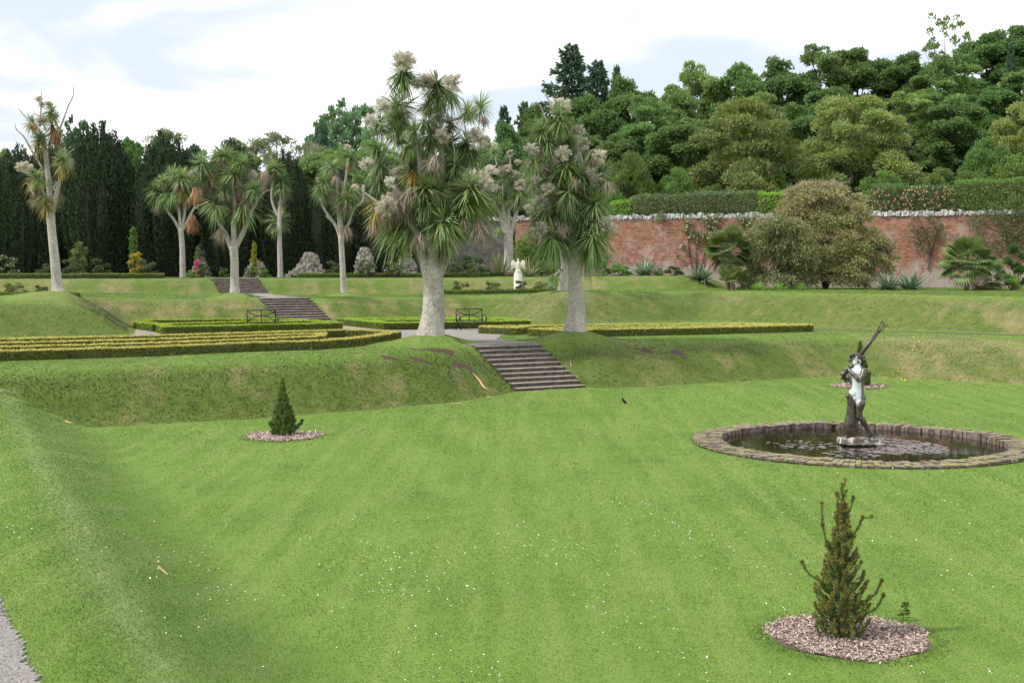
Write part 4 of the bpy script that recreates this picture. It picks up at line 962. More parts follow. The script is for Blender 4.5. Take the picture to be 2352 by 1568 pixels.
cabbage((992, 770), 49.5, 'large many-headed cabbage tree on the lower terrace, left of the lowest steps', [
    ([(992, 770), (991, 755), (994, 720), (996, 680), (996, 640), (996, 610)], [37, 30, 25.5, 23.5, 23, 19]),
    ([(985, 640), (975, 600), (964, 560), (950, 520), (930, 470), (905, 425)], [13, 12, 11, 10, 8, 6]), ([(996, 640), (996, 590), (992, 540), (985, 480), (975, 420), (965, 370), (950, 320)], [19, 16, 13, 11, 9, 7, 5]),
    ([(1003, 640), (1020, 600), (1038, 555), (1052, 505), (1058, 450), (1070, 400)], [13, 12, 10, 9, 7, 5]), ([(990, 540), (1005, 470), (1018, 390), (1012, 320), (1016, 250)], [8, 7, 6, 5.5, 4.5])], L,
    bare=[[(940, 300), (925, 240), (905, 210), (892, 193)], [(930, 245), (945, 232), (962, 222)], [(990, 480), (998, 440), (1006, 417)], [(965, 420), (958, 330), (953, 298)], [(875, 470), (835, 440), (833, 425)], [(1040, 400), (1044, 350), (1035, 310)]], seed=3)
# right front tree
c_ = lambda cx, cy: (1091.3 + cx / 3.412, 114.9 + cy / 3.412)
L = []
for cx, cy, kd, r_ in [(660, 520, 'g', 40), (665, 560, 'd', 34), (525, 640, 'g', 38), (740, 690, 'g', 34), (680, 730, 'g', 30), (465, 850, 'd', 36), (560, 900, 'g', 30), (720, 880, 'g', 42), (715, 920, 'd', 42), (830, 1000, 'g', 42), (835, 1040, 'd', 44), (985, 960, 'g', 36), (560, 1260, 'd', 40), (620, 1230, 'g', 44), (800, 1180, 'g', 44), (790, 1220, 'd', 48), (940, 1200, 'g', 44), (960, 1260, 'g', 36), (900, 1440, 'g', 48), (920, 1470, 'd', 50), (640, 1440, 'd', 52), (600, 1480, 'd', 48), (730, 1110, 'g', 38), (760, 1330, 'g', 36), (690, 1350, 'd', 40), (520, 1400, 'g', 36), (850, 880, 'g', 30), (860, 1330, 'd', 40), (620, 1000, 'g', 32), (540, 1080, 'g', 30)]:
    L.append((*c_(cx, cy), kd, r_, random.uniform(-1, 1)))
for cx, cy, kd, r_ in [(665, 455, 'f', 24), (800, 645, 'f', 17), (850, 745, 'f', 13), (437, 785, 'w', 13), (610, 830, 'f', 21), (690, 820, 'f', 20), (975, 840, 'f', 16), (910, 1000, 'f', 23), (505, 1190, 'w', 15), (545, 960, 'f', 16), (1000, 1390, 'f', 25), (510, 1420, 'f', 20), (545, 1290, 'w', 14), (560, 1100, 'f', 16), (480, 1020, 'f', 12),
        (530, 740, 'k', 26), (920, 860, 'k', 20), (1040, 1040, 'k', 26), (680, 1360, 'k', 34), (620, 1100, 'k', 24), (960, 1330, 'k', 30), (740, 1230, 'k', 28), (460, 1290, 'k', 20), (840, 1480, 'k', 30), (780, 1010, 'k', 20), (570, 1000, 'k', 22)]:
    L.append((*c_(cx, cy), kd, r_, random.uniform(-1.2, .2)))
cabbage((1322, 760), 51.5, 'tall narrow cabbage tree on the lower terrace, right of the lowest steps', [
    ([(1322, 760), (1322, 748), (1324, 715), (1323, 670), (1320, 620), (1322, 570), (1318, 520)], [31, 25, 20, 17, 15, 14, 11]),
    ([(1320, 560), (1305, 500), (1290, 450), (1275, 410), (1262, 370), (1258, 330), (1262, 280)], [10, 9.5, 9, 8, 6, 5, 4]), ([(1322, 560), (1335, 500), (1345, 440), (1340, 390), (1325, 340)], [10, 9, 7.5, 6, 5]), ([(1330, 590), (1345, 560), (1362, 530), (1375, 480)], [7, 6, 5, 4])], L,
    bare=[[(1266, 330), (1262, 290), (1250, 265), (1240, 240)], [(1283, 270), (1262, 235), (1250, 210)], [(1318, 380), (1333, 340), (1335, 315), (1342, 300)], [(1340, 380), (1355, 350), (1362, 344)], [(1270, 490), (1240, 440), (1215, 415)]], seed=5)
# tree behind, same side (its pale leaning trunk shows left of the front trunk)
L = [(1258, 400, 'g', 26), (1230, 470, 'g', 26), (1250, 520, 'd', 28), (1300, 470, 'g', 28), (1280, 540, 'd', 28), (1272, 632, 'd', 26, -.8), (1290, 420, 'g', 26), (1222, 420, 'g', 22), (1330, 330, 'g', 22), (1240, 540, 'k', 18), (1215, 480, 'f', 12), (1252, 445, 'f', 13), (1276, 590, 'd', 20, -.9)]
cabbage((1291, 667), 72.3, 'leaning cabbage tree on the middle terrace, half hidden behind the right trunk', [([(1291, 667), (1294, 650), (1295, 610), (1290, 570), (1284, 530), (1275, 480), (1268, 430)], [14, 10, 9, 9, 8, 6, 4])], L, seed=6)
# rear tree near the wall corner
L = []
for cx, cy, kd, r_ in [(150, 800, 'g', 17), (240, 880, 'g', 22), (410, 960, 'g', 22), (190, 1090, 'd', 26), (360, 1120, 'd', 26), (100, 1060, 'g', 22), (240, 1000, 'g', 24), (300, 1050, 'g', 24), (440, 1090, 'd', 26), (60, 1110, 'd', 24), (460, 1190, 'd', 20), (140, 1180, 'd', 20), (180, 1400, 'd', 16), (320, 1180, 'g', 22), (240, 1160, 'g', 22),
        (150, 745, 'w', 7), (275, 815, 'f', 11), (335, 880, 'f', 8), (130, 945, 'w', 14), (215, 960, 'f', 17), (60, 990, 'f', 13), (315, 980, 'f', 12), (355, 1060, 'f', 14), (165, 1090, 'f', 13), (95, 1035, 'w', 10), (480, 1020, 'f', 8), (20, 1060, 'f', 14), (260, 930, 'f', 10), (310, 1210, 'k', 12), (420, 900, 'f', 9)]:
    L.append((*c_(cx, cy), kd, r_, random.uniform(-1, .6)))
cabbage((1168, 624), 95, 'forked cabbage tree crowned with pale flower heads, in front of the wall corner', [([(1168, 624), (1168, 610), (1168, 570), (1166, 530)], [14, 11, 10.5, 12]), ([(1163, 545), (1152, 500), (1138, 475), (1126, 458)], [7, 6, 4.5, 3]), ([(1165, 540), (1158, 490), (1155, 450), (1158, 410)], [6, 5, 4, 3]), ([(1168, 540), (1169, 480), (1170, 430)], [5, 4, 3]), ([(1172, 545), (1183, 500), (1195, 460), (1206, 430)], [6, 5, 4, 3])], L,
        bare=[[(1110, 400), (1098, 385), (1100, 360)], [(1172, 390), (1172, 370), (1170, 350)], [(1142, 380), (1138, 365), (1140, 355)]], seed=8, tipr=.05)
d_ = lambda cx, cy: (cx / 3.412, 114.9 + cy / 3.412)
e_ = lambda cx, cy: (574.4 + cx / 3.412, 114.9 + cy / 3.412)
# tree at the head of the middle steps
L = [(*d_(*p[:2]), *p[2:]) for p in [(1580, 890, 'g', 37), (1750, 830, 'g', 38), (1885, 885, 'g', 28), (1690, 1190, 'g', 38), (1700, 1230, 'd', 34), (1905, 1220, 'd', 46), (1880, 1240, 'y', 38), (1830, 970, 'g', 34), (1640, 1010, 'g', 30), (1930, 1000, 'g', 30), (1990, 1090, 'g', 28), (1760, 1090, 'g', 30), (1600, 1000, 'g', 26),
      (1660, 960, 'o', 24), (1850, 1120, 'o', 28), (1535, 1090, 'o', 26), (1510, 1310, 'o', 24), (1730, 1410, 'k', 26), (1910, 1060, 'k', 34), (1680, 1020, 'k', 26), (1990, 1000, 'f', 17), (1600, 1060, 'k', 26), (1950, 1130, 'k', 26), (2040, 1000, 'o', 24), (2060, 960, 'k', 22), (1520, 970, 'f', 9)]]
cabbage((540, 672), 72.5, 'dense cabbage tree with orange dead leaves, its trunk before the topmost steps', [([(540, 672), (539, 655), (538, 600), (537, 565)], [14, 10, 9.2, 10]), ([(533, 575), (522, 545), (508, 520), (495, 500)], [6, 5, 4, 3]), ([(538, 570), (537, 520), (540, 470), (530, 410), (520, 370)], [7, 6, 5, 4, 3]), ([(541, 570), (560, 530), (575, 490), (590, 460)], [6.5, 6, 5, 4])], L,
        bare=[[(478, 465), (465, 470), (448, 474), (444, 480)], [(560, 430), (535, 415), (526, 420)], [(590, 460), (610, 440), (628, 436)]], seed=9)
L = [(*d_(*p[:2]), *p[2:]) for p in [(1225, 1090, 'g', 30), (1250, 1130, 'd', 28), (1370, 980, 'g', 30), (1425, 1000, 'g', 30), (1390, 1090, 'g', 34), (1330, 1060, 'g', 28), (1470, 1060, 'g', 30), (1340, 1130, 'd', 28), (1280, 1030, 'g', 24), (1440, 1120, 'g', 28), (1420, 1090, 'o', 24), (1525, 1100, 'o', 24), (1235, 1220, 'k', 20), (1510, 1310, 'o', 22), (1430, 1190, 'k', 22)]]
cabbage((421, 634), 93, 'slender cabbage tree at the back, left of the topmost steps', [([(421, 634), (420, 620), (418, 560), (415, 525)], [9, 7, 6, 6.5]), ([(414, 530), (400, 505), (385, 485), (372, 460)], [4, 3.5, 3, 2.5]), ([(415, 530), (412, 490), (405, 460), (398, 430)], [4, 3.5, 3, 2.5]), ([(417, 530), (424, 490), (424, 450)], [4, 3, 2.5]), ([(419, 530), (432, 505), (445, 480), (455, 478)], [4, 3.5, 3, 2.5])], L, seed=10)
L = [(*e_(*p[:2]), *p[2:]) for p in [(190, 930, 'g', 28), (245, 1030, 'g', 30), (225, 1330, 'g', 31), (150, 970, 'g', 22), (255, 1070, 'd', 26), (280, 1110, 'k', 18), (240, 1180, 'k', 12), (205, 1400, 'd', 18)]]
cabbage((644, 634), 93, 'slim cabbage tree at the back with one low rosette, right of the topmost steps', [([(644, 634), (644, 620), (642, 560), (642, 500), (645, 460), (646, 430)], [8.5, 6.5, 5.5, 5, 4, 3]), ([(641, 500), (631, 480), (624, 455), (626, 420)], [4, 3.5, 3, 2.5])], L, seed=11)
L = [(*e_(*p[:2]), *p[2:]) for p in [(635, 915, 'g', 28), (780, 845, 'g', 30), (775, 880, 'y', 22), (575, 1040, 'g', 30), (750, 1170, 'g', 36), (745, 1210, 'd', 30), (560, 1080, 'd', 28), (700, 1110, 'g', 30), (790, 1090, 'g', 30), (600, 1010, 'g', 24), (770, 770, 'f', 10), (555, 1020, 'f', 8), (670, 990, 'k', 18), (640, 1110, 'k', 20), (750, 1390, 'k', 22), (890, 1130, 'k', 16), (830, 1080, 'f', 10)]]
cabbage((791, 673), 76, 'open-branched cabbage tree with a dark mottled trunk, left of the big tree', [([(791, 673), (789, 655), (786, 600), (783, 540)], [9, 7, 6.5, 6.5]), ([(781, 545), (772, 520), (758, 500), (745, 480), (735, 455)], [4, 4, 3.5, 3, 2.5]), ([(783, 545), (778, 500), (775, 450), (770, 400)], [5, 4, 3.2, 2.5]), ([(784, 530), (782, 470), (790, 430), (800, 370)], [5, 4, 3, 2.5]), ([(786, 540), (800, 515), (812, 480), (832, 462), (836, 425)], [4, 3.5, 3, 2.5, 2])], L,
        bare=[[(765, 510), (752, 500), (747, 495)]], seed=12)
# leftmost
L = [(*d_(*p[:2]), *p[2:]) for p in [(400, 490, 'g', 26), (410, 530, 'y', 36), (420, 610, 'y', 38), (250, 570, 'g', 24), (250, 590, 'y', 24), (290, 730, 'y', 34), (490, 860, 'g', 24), (490, 870, 'y', 32), (285, 1000, 'y', 38), (300, 1010, 'g', 26), (360, 1150, 'd', 30), (365, 1180, 'y', 36), (430, 640, 'o', 28), (310, 700, 'g', 24), (430, 1070, 'g', 20),
      (400, 440, 'f', 12), (325, 405, 'k', 13), (325, 395, 'f', 9), (205, 925, 'f', 19), (240, 940, 'f', 16), (510, 805, 'f', 12), (340, 950, 'k', 24), (275, 1160, 'k', 20), (455, 1110, 'k', 22), (550, 850, 'k', 14), (460, 520, 'f', 10), (350, 560, 'f', 14), (280, 1100, 'k', 18), (480, 960, 'k', 16), (450, 650, 'k', 24)]]
cabbage((130, 672), 62, 'leftmost cabbage tree, tall and half bare with yellowing leaves and a smooth pale trunk', [([(133, 672), (131, 655), (126, 600), (120, 540), (116, 490)], [17, 11.5, 10.5, 9.5, 9.5]), ([(116, 500), (114, 440), (109, 390), (103, 340), (100, 310)], [8, 6.5, 5.5, 5, 4]), ([(118, 500), (128, 450), (136, 420), (138, 380)], [6, 5, 3.5, 2.5])], L,
        bare=[[(100, 310), (60, 270), (42, 250)], [(106, 300), (92, 270), (76, 260)], [(92, 290), (94, 245), (95, 210)], [(118, 330), (140, 290), (156, 245), (168, 220), (169, 198)], [(100, 390), (75, 350), (55, 315), (38, 298), (34, 285)], [(128, 400), (150, 360), (172, 341)], [(120, 435), (140, 410), (158, 394)], [(80, 450), (68, 430), (62, 420)]], seed=13)

# ------------------------------------------------------------------ generic foliage
def crown_leaves(lobes, n, ls, seed, flat=1.0, asp=.6, updir=.35, shell=.55, tip=.5):
    r = np.random.default_rng(seed); lobes = np.array(lobes, float)       # x,y,z,rx,ry,rz
    vol = (lobes[:, 3] * lobes[:, 4] * lobes[:, 5]) ** (2 / 3); cnt = np.maximum((vol / vol.sum() * n + r.uniform(0, 1, len(lobes))).astype(int), 0)
    out = []
    for lb, c in zip(lobes, cnt):
        d = rand_dirs(c, r); d[:, 2] = np.where(d[:, 2] < -.35, -d[:, 2], d[:, 2]); q = r.uniform(shell, 1.05, c)
        P = lb[:3] + d * lb[3:] * q[:, None]; dr = unit(d * [1, 1, .6] * tip + rand_dirs(c, r) * .9 + [0, 0, updir])
        out.append(leafquads(P, dr, ls * r.uniform(.7, 1.4, c), ls * asp, r))
    return np.concatenate(out)
def broad_lobes(W, H, n, seed, z0=.2, flat=.55, irregular=.25, top=.7):
    """two levels: limbs' clumps on an uneven dome, each carrying smaller tufts"""
    r = np.random.default_rng(seed); out = []; nm = max(5, n // 8); asp_ = max(1, min(3, H / (2.0 * W)))
    for i in range(nm):
        zc = z0 + (1 - z0) * ((i + .5) / nm) ** .9; rad = (max(.03, 1 - ((zc - z0) / (1 - z0)) ** 2.6)) ** .5
        th = i * 2.39996 + r.uniform(-.5, .5); q = r.uniform(.45, .80) * (1 + r.uniform(-irregular, irregular)); R0 = W * r.uniform(.26, .42) * (1.1 - .25 * zc)
        c = np.array([math.cos(th) * W * rad * q, math.sin(th) * W * rad * q, H * zc * .90 * (1 + r.uniform(-.05, .05))])
        for j in range(8):
            d = rand_dirs(1, r)[0]; d[2] = abs(d[2]) * .9 - .15; o = unit(d + [math.cos(th) * .4, math.sin(th) * .4, .1])
            s = R0 * r.uniform(.30, .55); out.append((*(c + o * R0 * r.uniform(.5, 1) * [1, 1, flat * asp_ * 1.1]), s * 1.15, s * 1.15, s * flat * min(1.6, asp_)))
        out.append((*c, R0 * .75, R0 * .75, R0 * .75 * flat * asp_))
    return out
M_TRK = simple_mat('woodland_bark', (.045, .036, .028), (.11, .095, .08), 6, .9, .6, bd=.05)
def tree_proto(name, W, H, nl, n, ls, seed, mat, flat=.55, z0=.2, asp=.6, updir=.35, shell=.5, trunk=.16, limbs=9, irr=.25, tip=.5):
    lobes = broad_lobes(W, H, nl, seed, z0, flat, irr)
    cm = quads_mesh('crown', crown_leaves(lobes, n, ls, seed, flat, asp, updir, shell, tip), mat)
    r = random.Random(seed); tb = MB(); tb.tube([(0, 0, -.6), (0.05, 0, H * .25), (-.1, .05, H * .55), (0, 0, H * .85)], [trunk * 1.3, trunk, trunk * .6, .03], 8, .05)
    for i in range(limbs):
        lb = lobes[r.randrange(len(lobes))]; z = min(lb[2] * .6, H * .6)
        tb.tube([(0, 0, z * .75), (lb[0] * .5, lb[1] * .5, z + (lb[2] - z) * .4), (lb[0], lb[1], lb[2])], [trunk * .5, trunk * .3, .02], 6)
    return cm, tb.mesh('trunk', M_TRK, True), W, H
def put_tree(proto, name, x, ytop, D, wpx, label, cat='tree', group='woodland trees behind the wall', zb=None, rz=None, crown_mat=None):
    cm, tm, W, H = proto
    p = Q(x, 640, D); z0 = gz(p[0], p[1]) if zb is None else zb; top = Q(x, ytop, D)[2]
    t = empty(name, (p[0], p[1], z0 - .1), random.uniform(0, 6.28) if rz is None else rz, label, cat, group)
    sx_ = wpx * D / FPX / W; sz = (top - z0) / H
    for nm, me in (('crown', cm), ('trunk', tm)):
        o = bpy.data.objects.new(nm, me); COL.objects.link(o); o.parent = t; o.scale = (sx_, sx_, sz)
        if nm == 'crown' and crown_mat:
            o.material_slots[0].link = 'OBJECT'; o.material_slots[0].material = crown_mat
    return t
M_SYC = leaf_mat('leaf_mid', (.092, .175, .048), (.150, .250, .070), nscale=.35)
M_DRK = leaf_mat('leaf_dark', (.080, .152, .046), (.130, .215, .064), nscale=.35)
M_LGT = leaf_mat('leaf_light', (.135, .215, .062), (.20, .30, .09), nscale=.35)
M_OLV = leaf_mat('leaf_olive', (.15, .20, .055), (.24, .30, .09), (.34, .30, .12), .14, nscale=.5)
M_GRY = leaf_mat('leaf_grey', (.20, .23, .12), (.29, .32, .18), nscale=.5)
M_BLU = leaf_mat('leaf_blue', (.06, .12, .07), (.10, .17, .09), nscale=.5, trans=.15)
M_TUFT = leaf_mat('leaf_tuft', (.10, .18, .09), (.17, .27, .13), nscale=.5)
M_LAU = leaf_mat('leaf_laurel', (.09, .17, .03), (.16, .27, .055), nscale=.6, gloss=.5)
M_YEW = leaf_mat('yew_needles', (.030, .056, .030), (.058, .092, .044), (.10, .125, .045), .08, .15, .8, .2)
PA = tree_proto('a', 4.2, 11, 150, 36000, .29, 101, M_SYC, .62, z0=.04)
PB = tree_proto('b', 4.2, 11, 140, 36000, .28, 102, M_DRK, .72, z0=.04)
PC = tree_proto('c', 4.2, 10, 150, 32000, .27, 103, M_LGT, .6, tip=.9, z0=.04)
PD = tree_proto('d', 4.2, 8, 170, 34000, .25, 104, M_OLV, .75, z0=.0, asp=.42, updir=.5, irr=.12, shell=.7)
PE = tree_proto('e', 4.2, 5, 120, 15000, .30, 105, M_LAU, .8, z0=.0, asp=.4, shell=.7)
_bl = broad_lobes
def broad_lobes(W, H, n, seed, *a):
    r = np.random.default_rng(seed); d = rand_dirs(n, r); q = r.uniform(.25, 1, n) ** .5; return [(x[0] * W * k, x[1] * W * k, H * .62 + x[2] * H * .34 * k, s, s, s * .7) for x, k, s in zip(d, q, r.uniform(.13, .30, n))]
PF = tree_proto('f', 3.6, 10, 210, 7500, .32, 106, M_SYC, .35, z0=.45, trunk=.12, limbs=16)
PT0 = broad_lobes; broad_lobes = _bl
PG = tree_proto('g', 4.2, 9, 130, 15000, .27, 107, M_GRY, .6, z0=.15, asp=.35)
WT = [(1170, 275, 122, 55, PB, 'dark rounded tree on the skyline, right of the big cabbage tree'), (1225, 222, 128, 48, PA, 'mid green tree rising behind the right cabbage tree crown'),
 (1115, 300, 126, 45, PA, 'woodland tree seen between the two tallest cabbage trees'), (1345, 200, 124, 75, PA, 'layered broad tree just below the tall firs'), (1440, 172, 128, 70, PB, 'dark layered tree on the skyline right of the firs'),
 (1535, 200, 126, 66, PC, 'pale green feathery tree right of the dark layered tree'), (1600, 150, 142, 62, PC, 'pale green tree on the skyline above the left olive tree'), (1690, 132, 142, 70, PA, 'mid green tree on the skyline above the olive tree'),
 (1790, 130, 146, 75, PB, 'dark tree on the middle of the skyline'), (1880, 108, 146, 70, PC, 'pale tree on the skyline left of the thin bare-stemmed tree'), (1965, 98, 148, 75, PA, 'tree on the skyline directly left of the thin tree'),
 (2070, 120, 146, 70, PB, 'dark tree beneath the thin bare-stemmed tree'), (2165, 135, 142, 72, PC, 'light green tree below and right of the thin tree'), (2255, 70, 150, 80, PB, 'tall dark tree on the skyline near the right edge'), (2345, 52, 150, 80, PB, 'highest dark tree at the right edge of the skyline'),
 (1480, 270, 116, 72, PA, 'tree behind the rounded laurel at the left of the wood'), (1580, 260, 113, 72, PA, 'wide-spreading tree left of the left olive tree'), (1420, 300, 115, 62, PB, 'shaded tree beside the right cabbage tree crown'), (1335, 290, 116, 60, PA, 'tree seen through the right cabbage tree crown'),
 (1820, 235, 124, 62, PB, 'dark tree standing between the two olive trees'), (1905, 190, 130, 66, PA, 'tree above the gap between the olive trees'), (2080, 215, 120, 66, PC, 'feathery light green tree right of the right olive tree'), (2180, 215, 118, 68, PA, 'deep green tree in the middle right of the wood'),
 (2270, 190, 124, 72, PA, 'broad tree below the tall dark pair on the right'), (2050, 335, 110, 60, PA, 'low-branched tree overlapping the right olive tree'), (1660, 300, 116, 58, PB, 'dark tree behind the left olive tree'), (1750, 200, 134, 66, PA, 'tree directly above the left olive tree'), (2350, 150, 128, 70, PA, 'broad mid green tree at the right edge below the highest tree'),
 (1480, 225, 122, 62, PC, 'soft green tree below the skyline near the firs')]
for x, yt, D, w_, pr, lb in WT: put_tree(pr, 'broadleaf_tree', x, yt, D, w_ * 1.42, lb)
put_tree(PD, 'olive_tree', 1712, 234, 107, 140, 'left of the two rounded yellow-olive trees above the wall'); put_tree(PD, 'olive_tree', 1955, 226, 109, 138, 'right of the two rounded yellow-olive trees above the wall')
put_tree(PD, 'olive_tree', 2355, 235, 108, 95, 'yellow-olive tree cut by the right edge above the wall')
for x, yt, D, w_, lb in [(1455, 362, 104, 62, 'rounded bright laurel at the left end of the wood'), (1560, 395, 104, 50, 'laurel bush in shade beneath the spreading tree'), (2150, 395, 102, 70, 'laurel bush below the deep green tree'), (2250, 330, 104, 62, 'tall greyish laurel in the lower right wood'), (2320, 365, 102, 68, 'glossy laurel bank at the right edge above the hedge'), (2030, 400, 102, 55, 'dark laurel below the right olive tree'), (2225, 400, 101, 60, 'low yellow-green laurel above the hedge on the right'), (1870, 430, 104, 60, 'laurel in the dark gap between the olive trees'), (1640, 430, 104, 40, 'small laurel in the dark hollow left of the olive tree'), (1410, 440, 101, 40, 'low laurel at the left end of the clipped hedge'), (1770, 400, 106, 60, 'laurel at the foot of the left olive tree')]:
    put_tree(PE, 'laurel_bush', x, yt, D, w_, lb, 'bush', 'laurels under the wood')
broad_lobes = lambda *a: [(q[0], q[1], q[2] * .9 + 1.6, q[3] * 1.6, q[4] * 1.6, q[5]) for q in PT0(*a)]
PT = tree_proto('t', 3.6, 10, 60, 1500, .30, 109, M_SYC, .35, z0=.45, trunk=.07, limbs=22)
broad_lobes = _bl
put_tree(PT, 'thin_tree', 2160, 22, 140, 60, 'thin bare-stemmed tree with airy tufts standing above the skyline')
# trees behind the yews on the left
for x, yt, D, w_, pr, lb, cm_ in [(800, 216, 125, 82, PF, 'airy tree with rounded leaf tufts left of the big cabbage tree', M_TUFT), (775, 235, 128, 62, PF, 'second airy tree just behind the tufted one', M_SYC), (740, 272, 122, 34, PB, 'small dark pointed tree left of the airy trees', M_BLU), (640, 300, 118, 78, PG, 'grey-green willow-like tree behind the yews', None), (700, 318, 116, 62, PG, 'pale grey-green tree right of the willow-like tree', None),
        (770, 345, 114, 70, PC, 'yellow-green tree filling the gap behind the open-branched cabbage tree', None), (870, 330, 118, 66, PC, 'light green tree behind the left of the big cabbage tree', None), (400, 292, 116, 72, PG, 'flat-topped grey-green tree above the second yew', None), (445, 330, 112, 50, PB, 'dark tree showing between the second and third yews', M_BLU), (178, 254, 116, 44, PF, 'spreading cedar-like tree behind the leftmost cabbage tree', M_BLU), (150, 285, 118, 44, PF, 'thin tree behind the bare branches of the leftmost cabbage tree', M_SYC),
        (300, 302, 112, 34, PA, 'small tree showing between the first two yews', None), (560, 330, 116, 40, PC, 'light tree behind the third yew', None), (960, 330, 122, 60, PA, 'tree hidden behind the middle of the big cabbage tree', None), (1050, 320, 124, 60, PB, 'dark tree behind the right of the big cabbage tree', None), (20, 330, 116, 40, PA, 'tree at the far left edge above the yews', None), (1085, 360, 116, 50, PC, 'light tree low behind the right of the big cabbage tree', None)]:
    put_tree(pr, 'broadleaf_tree', x, yt, D, w_ * (1.15 if pr is PF else 1.55), lb, group='trees behind the yews', crown_mat=cm_)
# firs
def fir_proto(W, H, seed, mat, nb=130, n=24000):
    r = np.random.default_rng(seed); out = []; tb = MB(); tb.tube([(0, 0, -.5), (0, 0, H * .5), (0, 0, H * .97)], [.2, .12, .02], 8)
    for i in range(nb):
        v = (i + r.uniform(0, 1)) / nb; z = H * (.05 + .93 * v ** .9); R_ = W * (1 - v) ** .62 + .12; th = i * 2.39996; Lb = R_ * r.uniform(.4, 1.3); c = int(n / nb * (.3 + 1.3 * (1 - v)))
        s = r.uniform(.1, 1, c) ** .7; d = np.array([math.cos(th), math.sin(th), 0]); sd_ = np.array([-d[1], d[0], 0]); sp = r.normal(0, .20, c) * Lb * (1.05 - s) + r.normal(0, .06, c)
        P = d[None] * (s * Lb)[:, None] + sd_[None] * sp[:, None]; P[:, 2] = z + s * s * Lb * .28 - .22 * Lb * s - r.uniform(0, .22, c)
        out.append(leafquads(P, unit(d[None] * .8 + sd_[None] * np.sign(sp)[:, None] * .6 + rand_dirs(c, r) * .6), .30 * r.uniform(.7, 1.3, c), .12, r))
        if i % 3 == 0: tb.tube([(0, 0, z), tuple(d * Lb * .9 + [0, 0, z + Lb * .1])], [.05, .01], 5)
    return quads_mesh('crown', np.concatenate(out), mat), tb.mesh('trunk', M_TRK, True), W, H
PFIR = fir_proto(3.0, 12, 5, M_BLU)
for x, yt, D, w_, lb in [(1312, 90, 134, 120, 'tallest blue-green fir on the skyline, left of a smaller one'), (1372, 128, 130, 96, 'shorter dark fir right of the tallest fir'), (1415, 140, 140, 46, 'small thin fir tip right of the fir pair'), (1158, 234, 134, 52, 'small pointed fir left of the right cabbage tree'), (1205, 224, 130, 60, 'small fir top beside the bare branch of the right cabbage tree'), (2310, 90, 132, 30, 'slender pale fir tip at the far right of the wood')]:
    put_tree(PFIR, 'fir_tree', x, yt, D, w_, lb, 'fir')
# Irish yews
def yew_proto(W, H, seed, n=42000, K=70):
    r = np.random.default_rng(seed); out = []; core = MB()
    prof_ = [(W * .55, 0), (W * .72, H * .15), (W * .9, H * .35), (W * .93, H * .6), (W * .78, H * .8), (W * .4, H * .93)]
    for k in range(K):
        th = k * 2.39996; u = math.sqrt((k + .5) / K); top = H * (1.02 - .30 * u ** 2.2) * r.uniform(.92, 1.03); rb = W * .55 * u; rm = W * .95 * u; rt = W * .80 * u
        zs_ = np.linspace(0, 1, 9); rad = np.interp(zs_, [0, .45, .8, 1], [rb, rm, rm * .95, rt]); ax_ = np.stack([np.cos(th) * rad, np.sin(th) * rad, zs_ * top], 1)
        pr_ = W * r.uniform(.13, .20); c = int(n / K * (.35 + 1.1 * u)); s = r.uniform(0, 1, c) ** (.85); a = r.uniform(0, 6.283, c)
        P = np.stack([np.interp(s, zs_, ax_[:, i]) for i in range(3)], 1); rr_ = pr_ * np.minimum(1, (1 - s) * 5 + .12) * r.uniform(.8, 1.1, c)
        o_ = np.stack([np.cos(a), np.sin(a), 0 * a], 1); P = P + o_ * rr_[:, None]
        out.append(leafquads(P, unit(o_ * .55 + rand_dirs(c, r) * .4 + [0, 0, .95]), .26 * r.uniform(.7, 1.3, c), .10, r))
        if k % 2 == 0: core.tube([tuple(q) for q in ax_[::2]], [pr_ * 1.0, pr_, pr_, pr_ * .8, pr_ * .12], 6)
    V = np.concatenate(out)
    return quads_mesh('crown', V, M_YEW), core, W, H
M_YCORE = simple_mat('yew_block_core', (.006, .010, .004), (.012, .018, .007), 5)  # near-black solid core added inside each yew crown to block light
YP = []
for s_ in (1, 2, 3): cm, core, W, H = yew_proto(2.6, 11, 200 + s_); YP.append((cm, core.mesh('inner_core', M_YCORE), W, H))
for i, (x, yt, D, w_, lb) in enumerate([(-25, 372, 97, 50, 'yew column cut by the left edge'), (42, 338, 98, 56, 'dark yew left of the leftmost cabbage tree trunk'), (112, 340, 99, 58, 'dark yew behind the leftmost cabbage tree'), (236, 290, 98, 78, 'tallest and widest dark yew, with spiky top'), (385, 308, 98, 72, 'broad dark yew behind the slender back cabbage tree'), (535, 322, 98, 66, 'dark yew behind the cabbage tree with orange dead leaves'), (657, 352, 98, 56, 'dark yew behind the slim cabbage tree with a low rosette'), (768, 372, 98, 60, 'dark yew behind the open-branched cabbage tree'), (885, 400, 98, 66, 'dark yew left of the big trunk, rubble wall beside it')]):
    cm, im, W, H = YP[i % 3]; p = Q(x, 640, D); z0 = gz(p[0], p[1]); top = Q(x, yt, D)[2]
    t = empty('yew_tree', (p[0], p[1], z0 - .1), random.uniform(0, 6), lb, 'yew', 'dark columnar yews in a row')
    for nm, me in (('crown', cm), ('inner_core', im)):
        o = bpy.data.objects.new(nm, me); COL.objects.link(o); o.parent = t; s1 = 1.1 * w_ * D / FPX / W; o.scale = (s1, s1, (top - z0) / H)

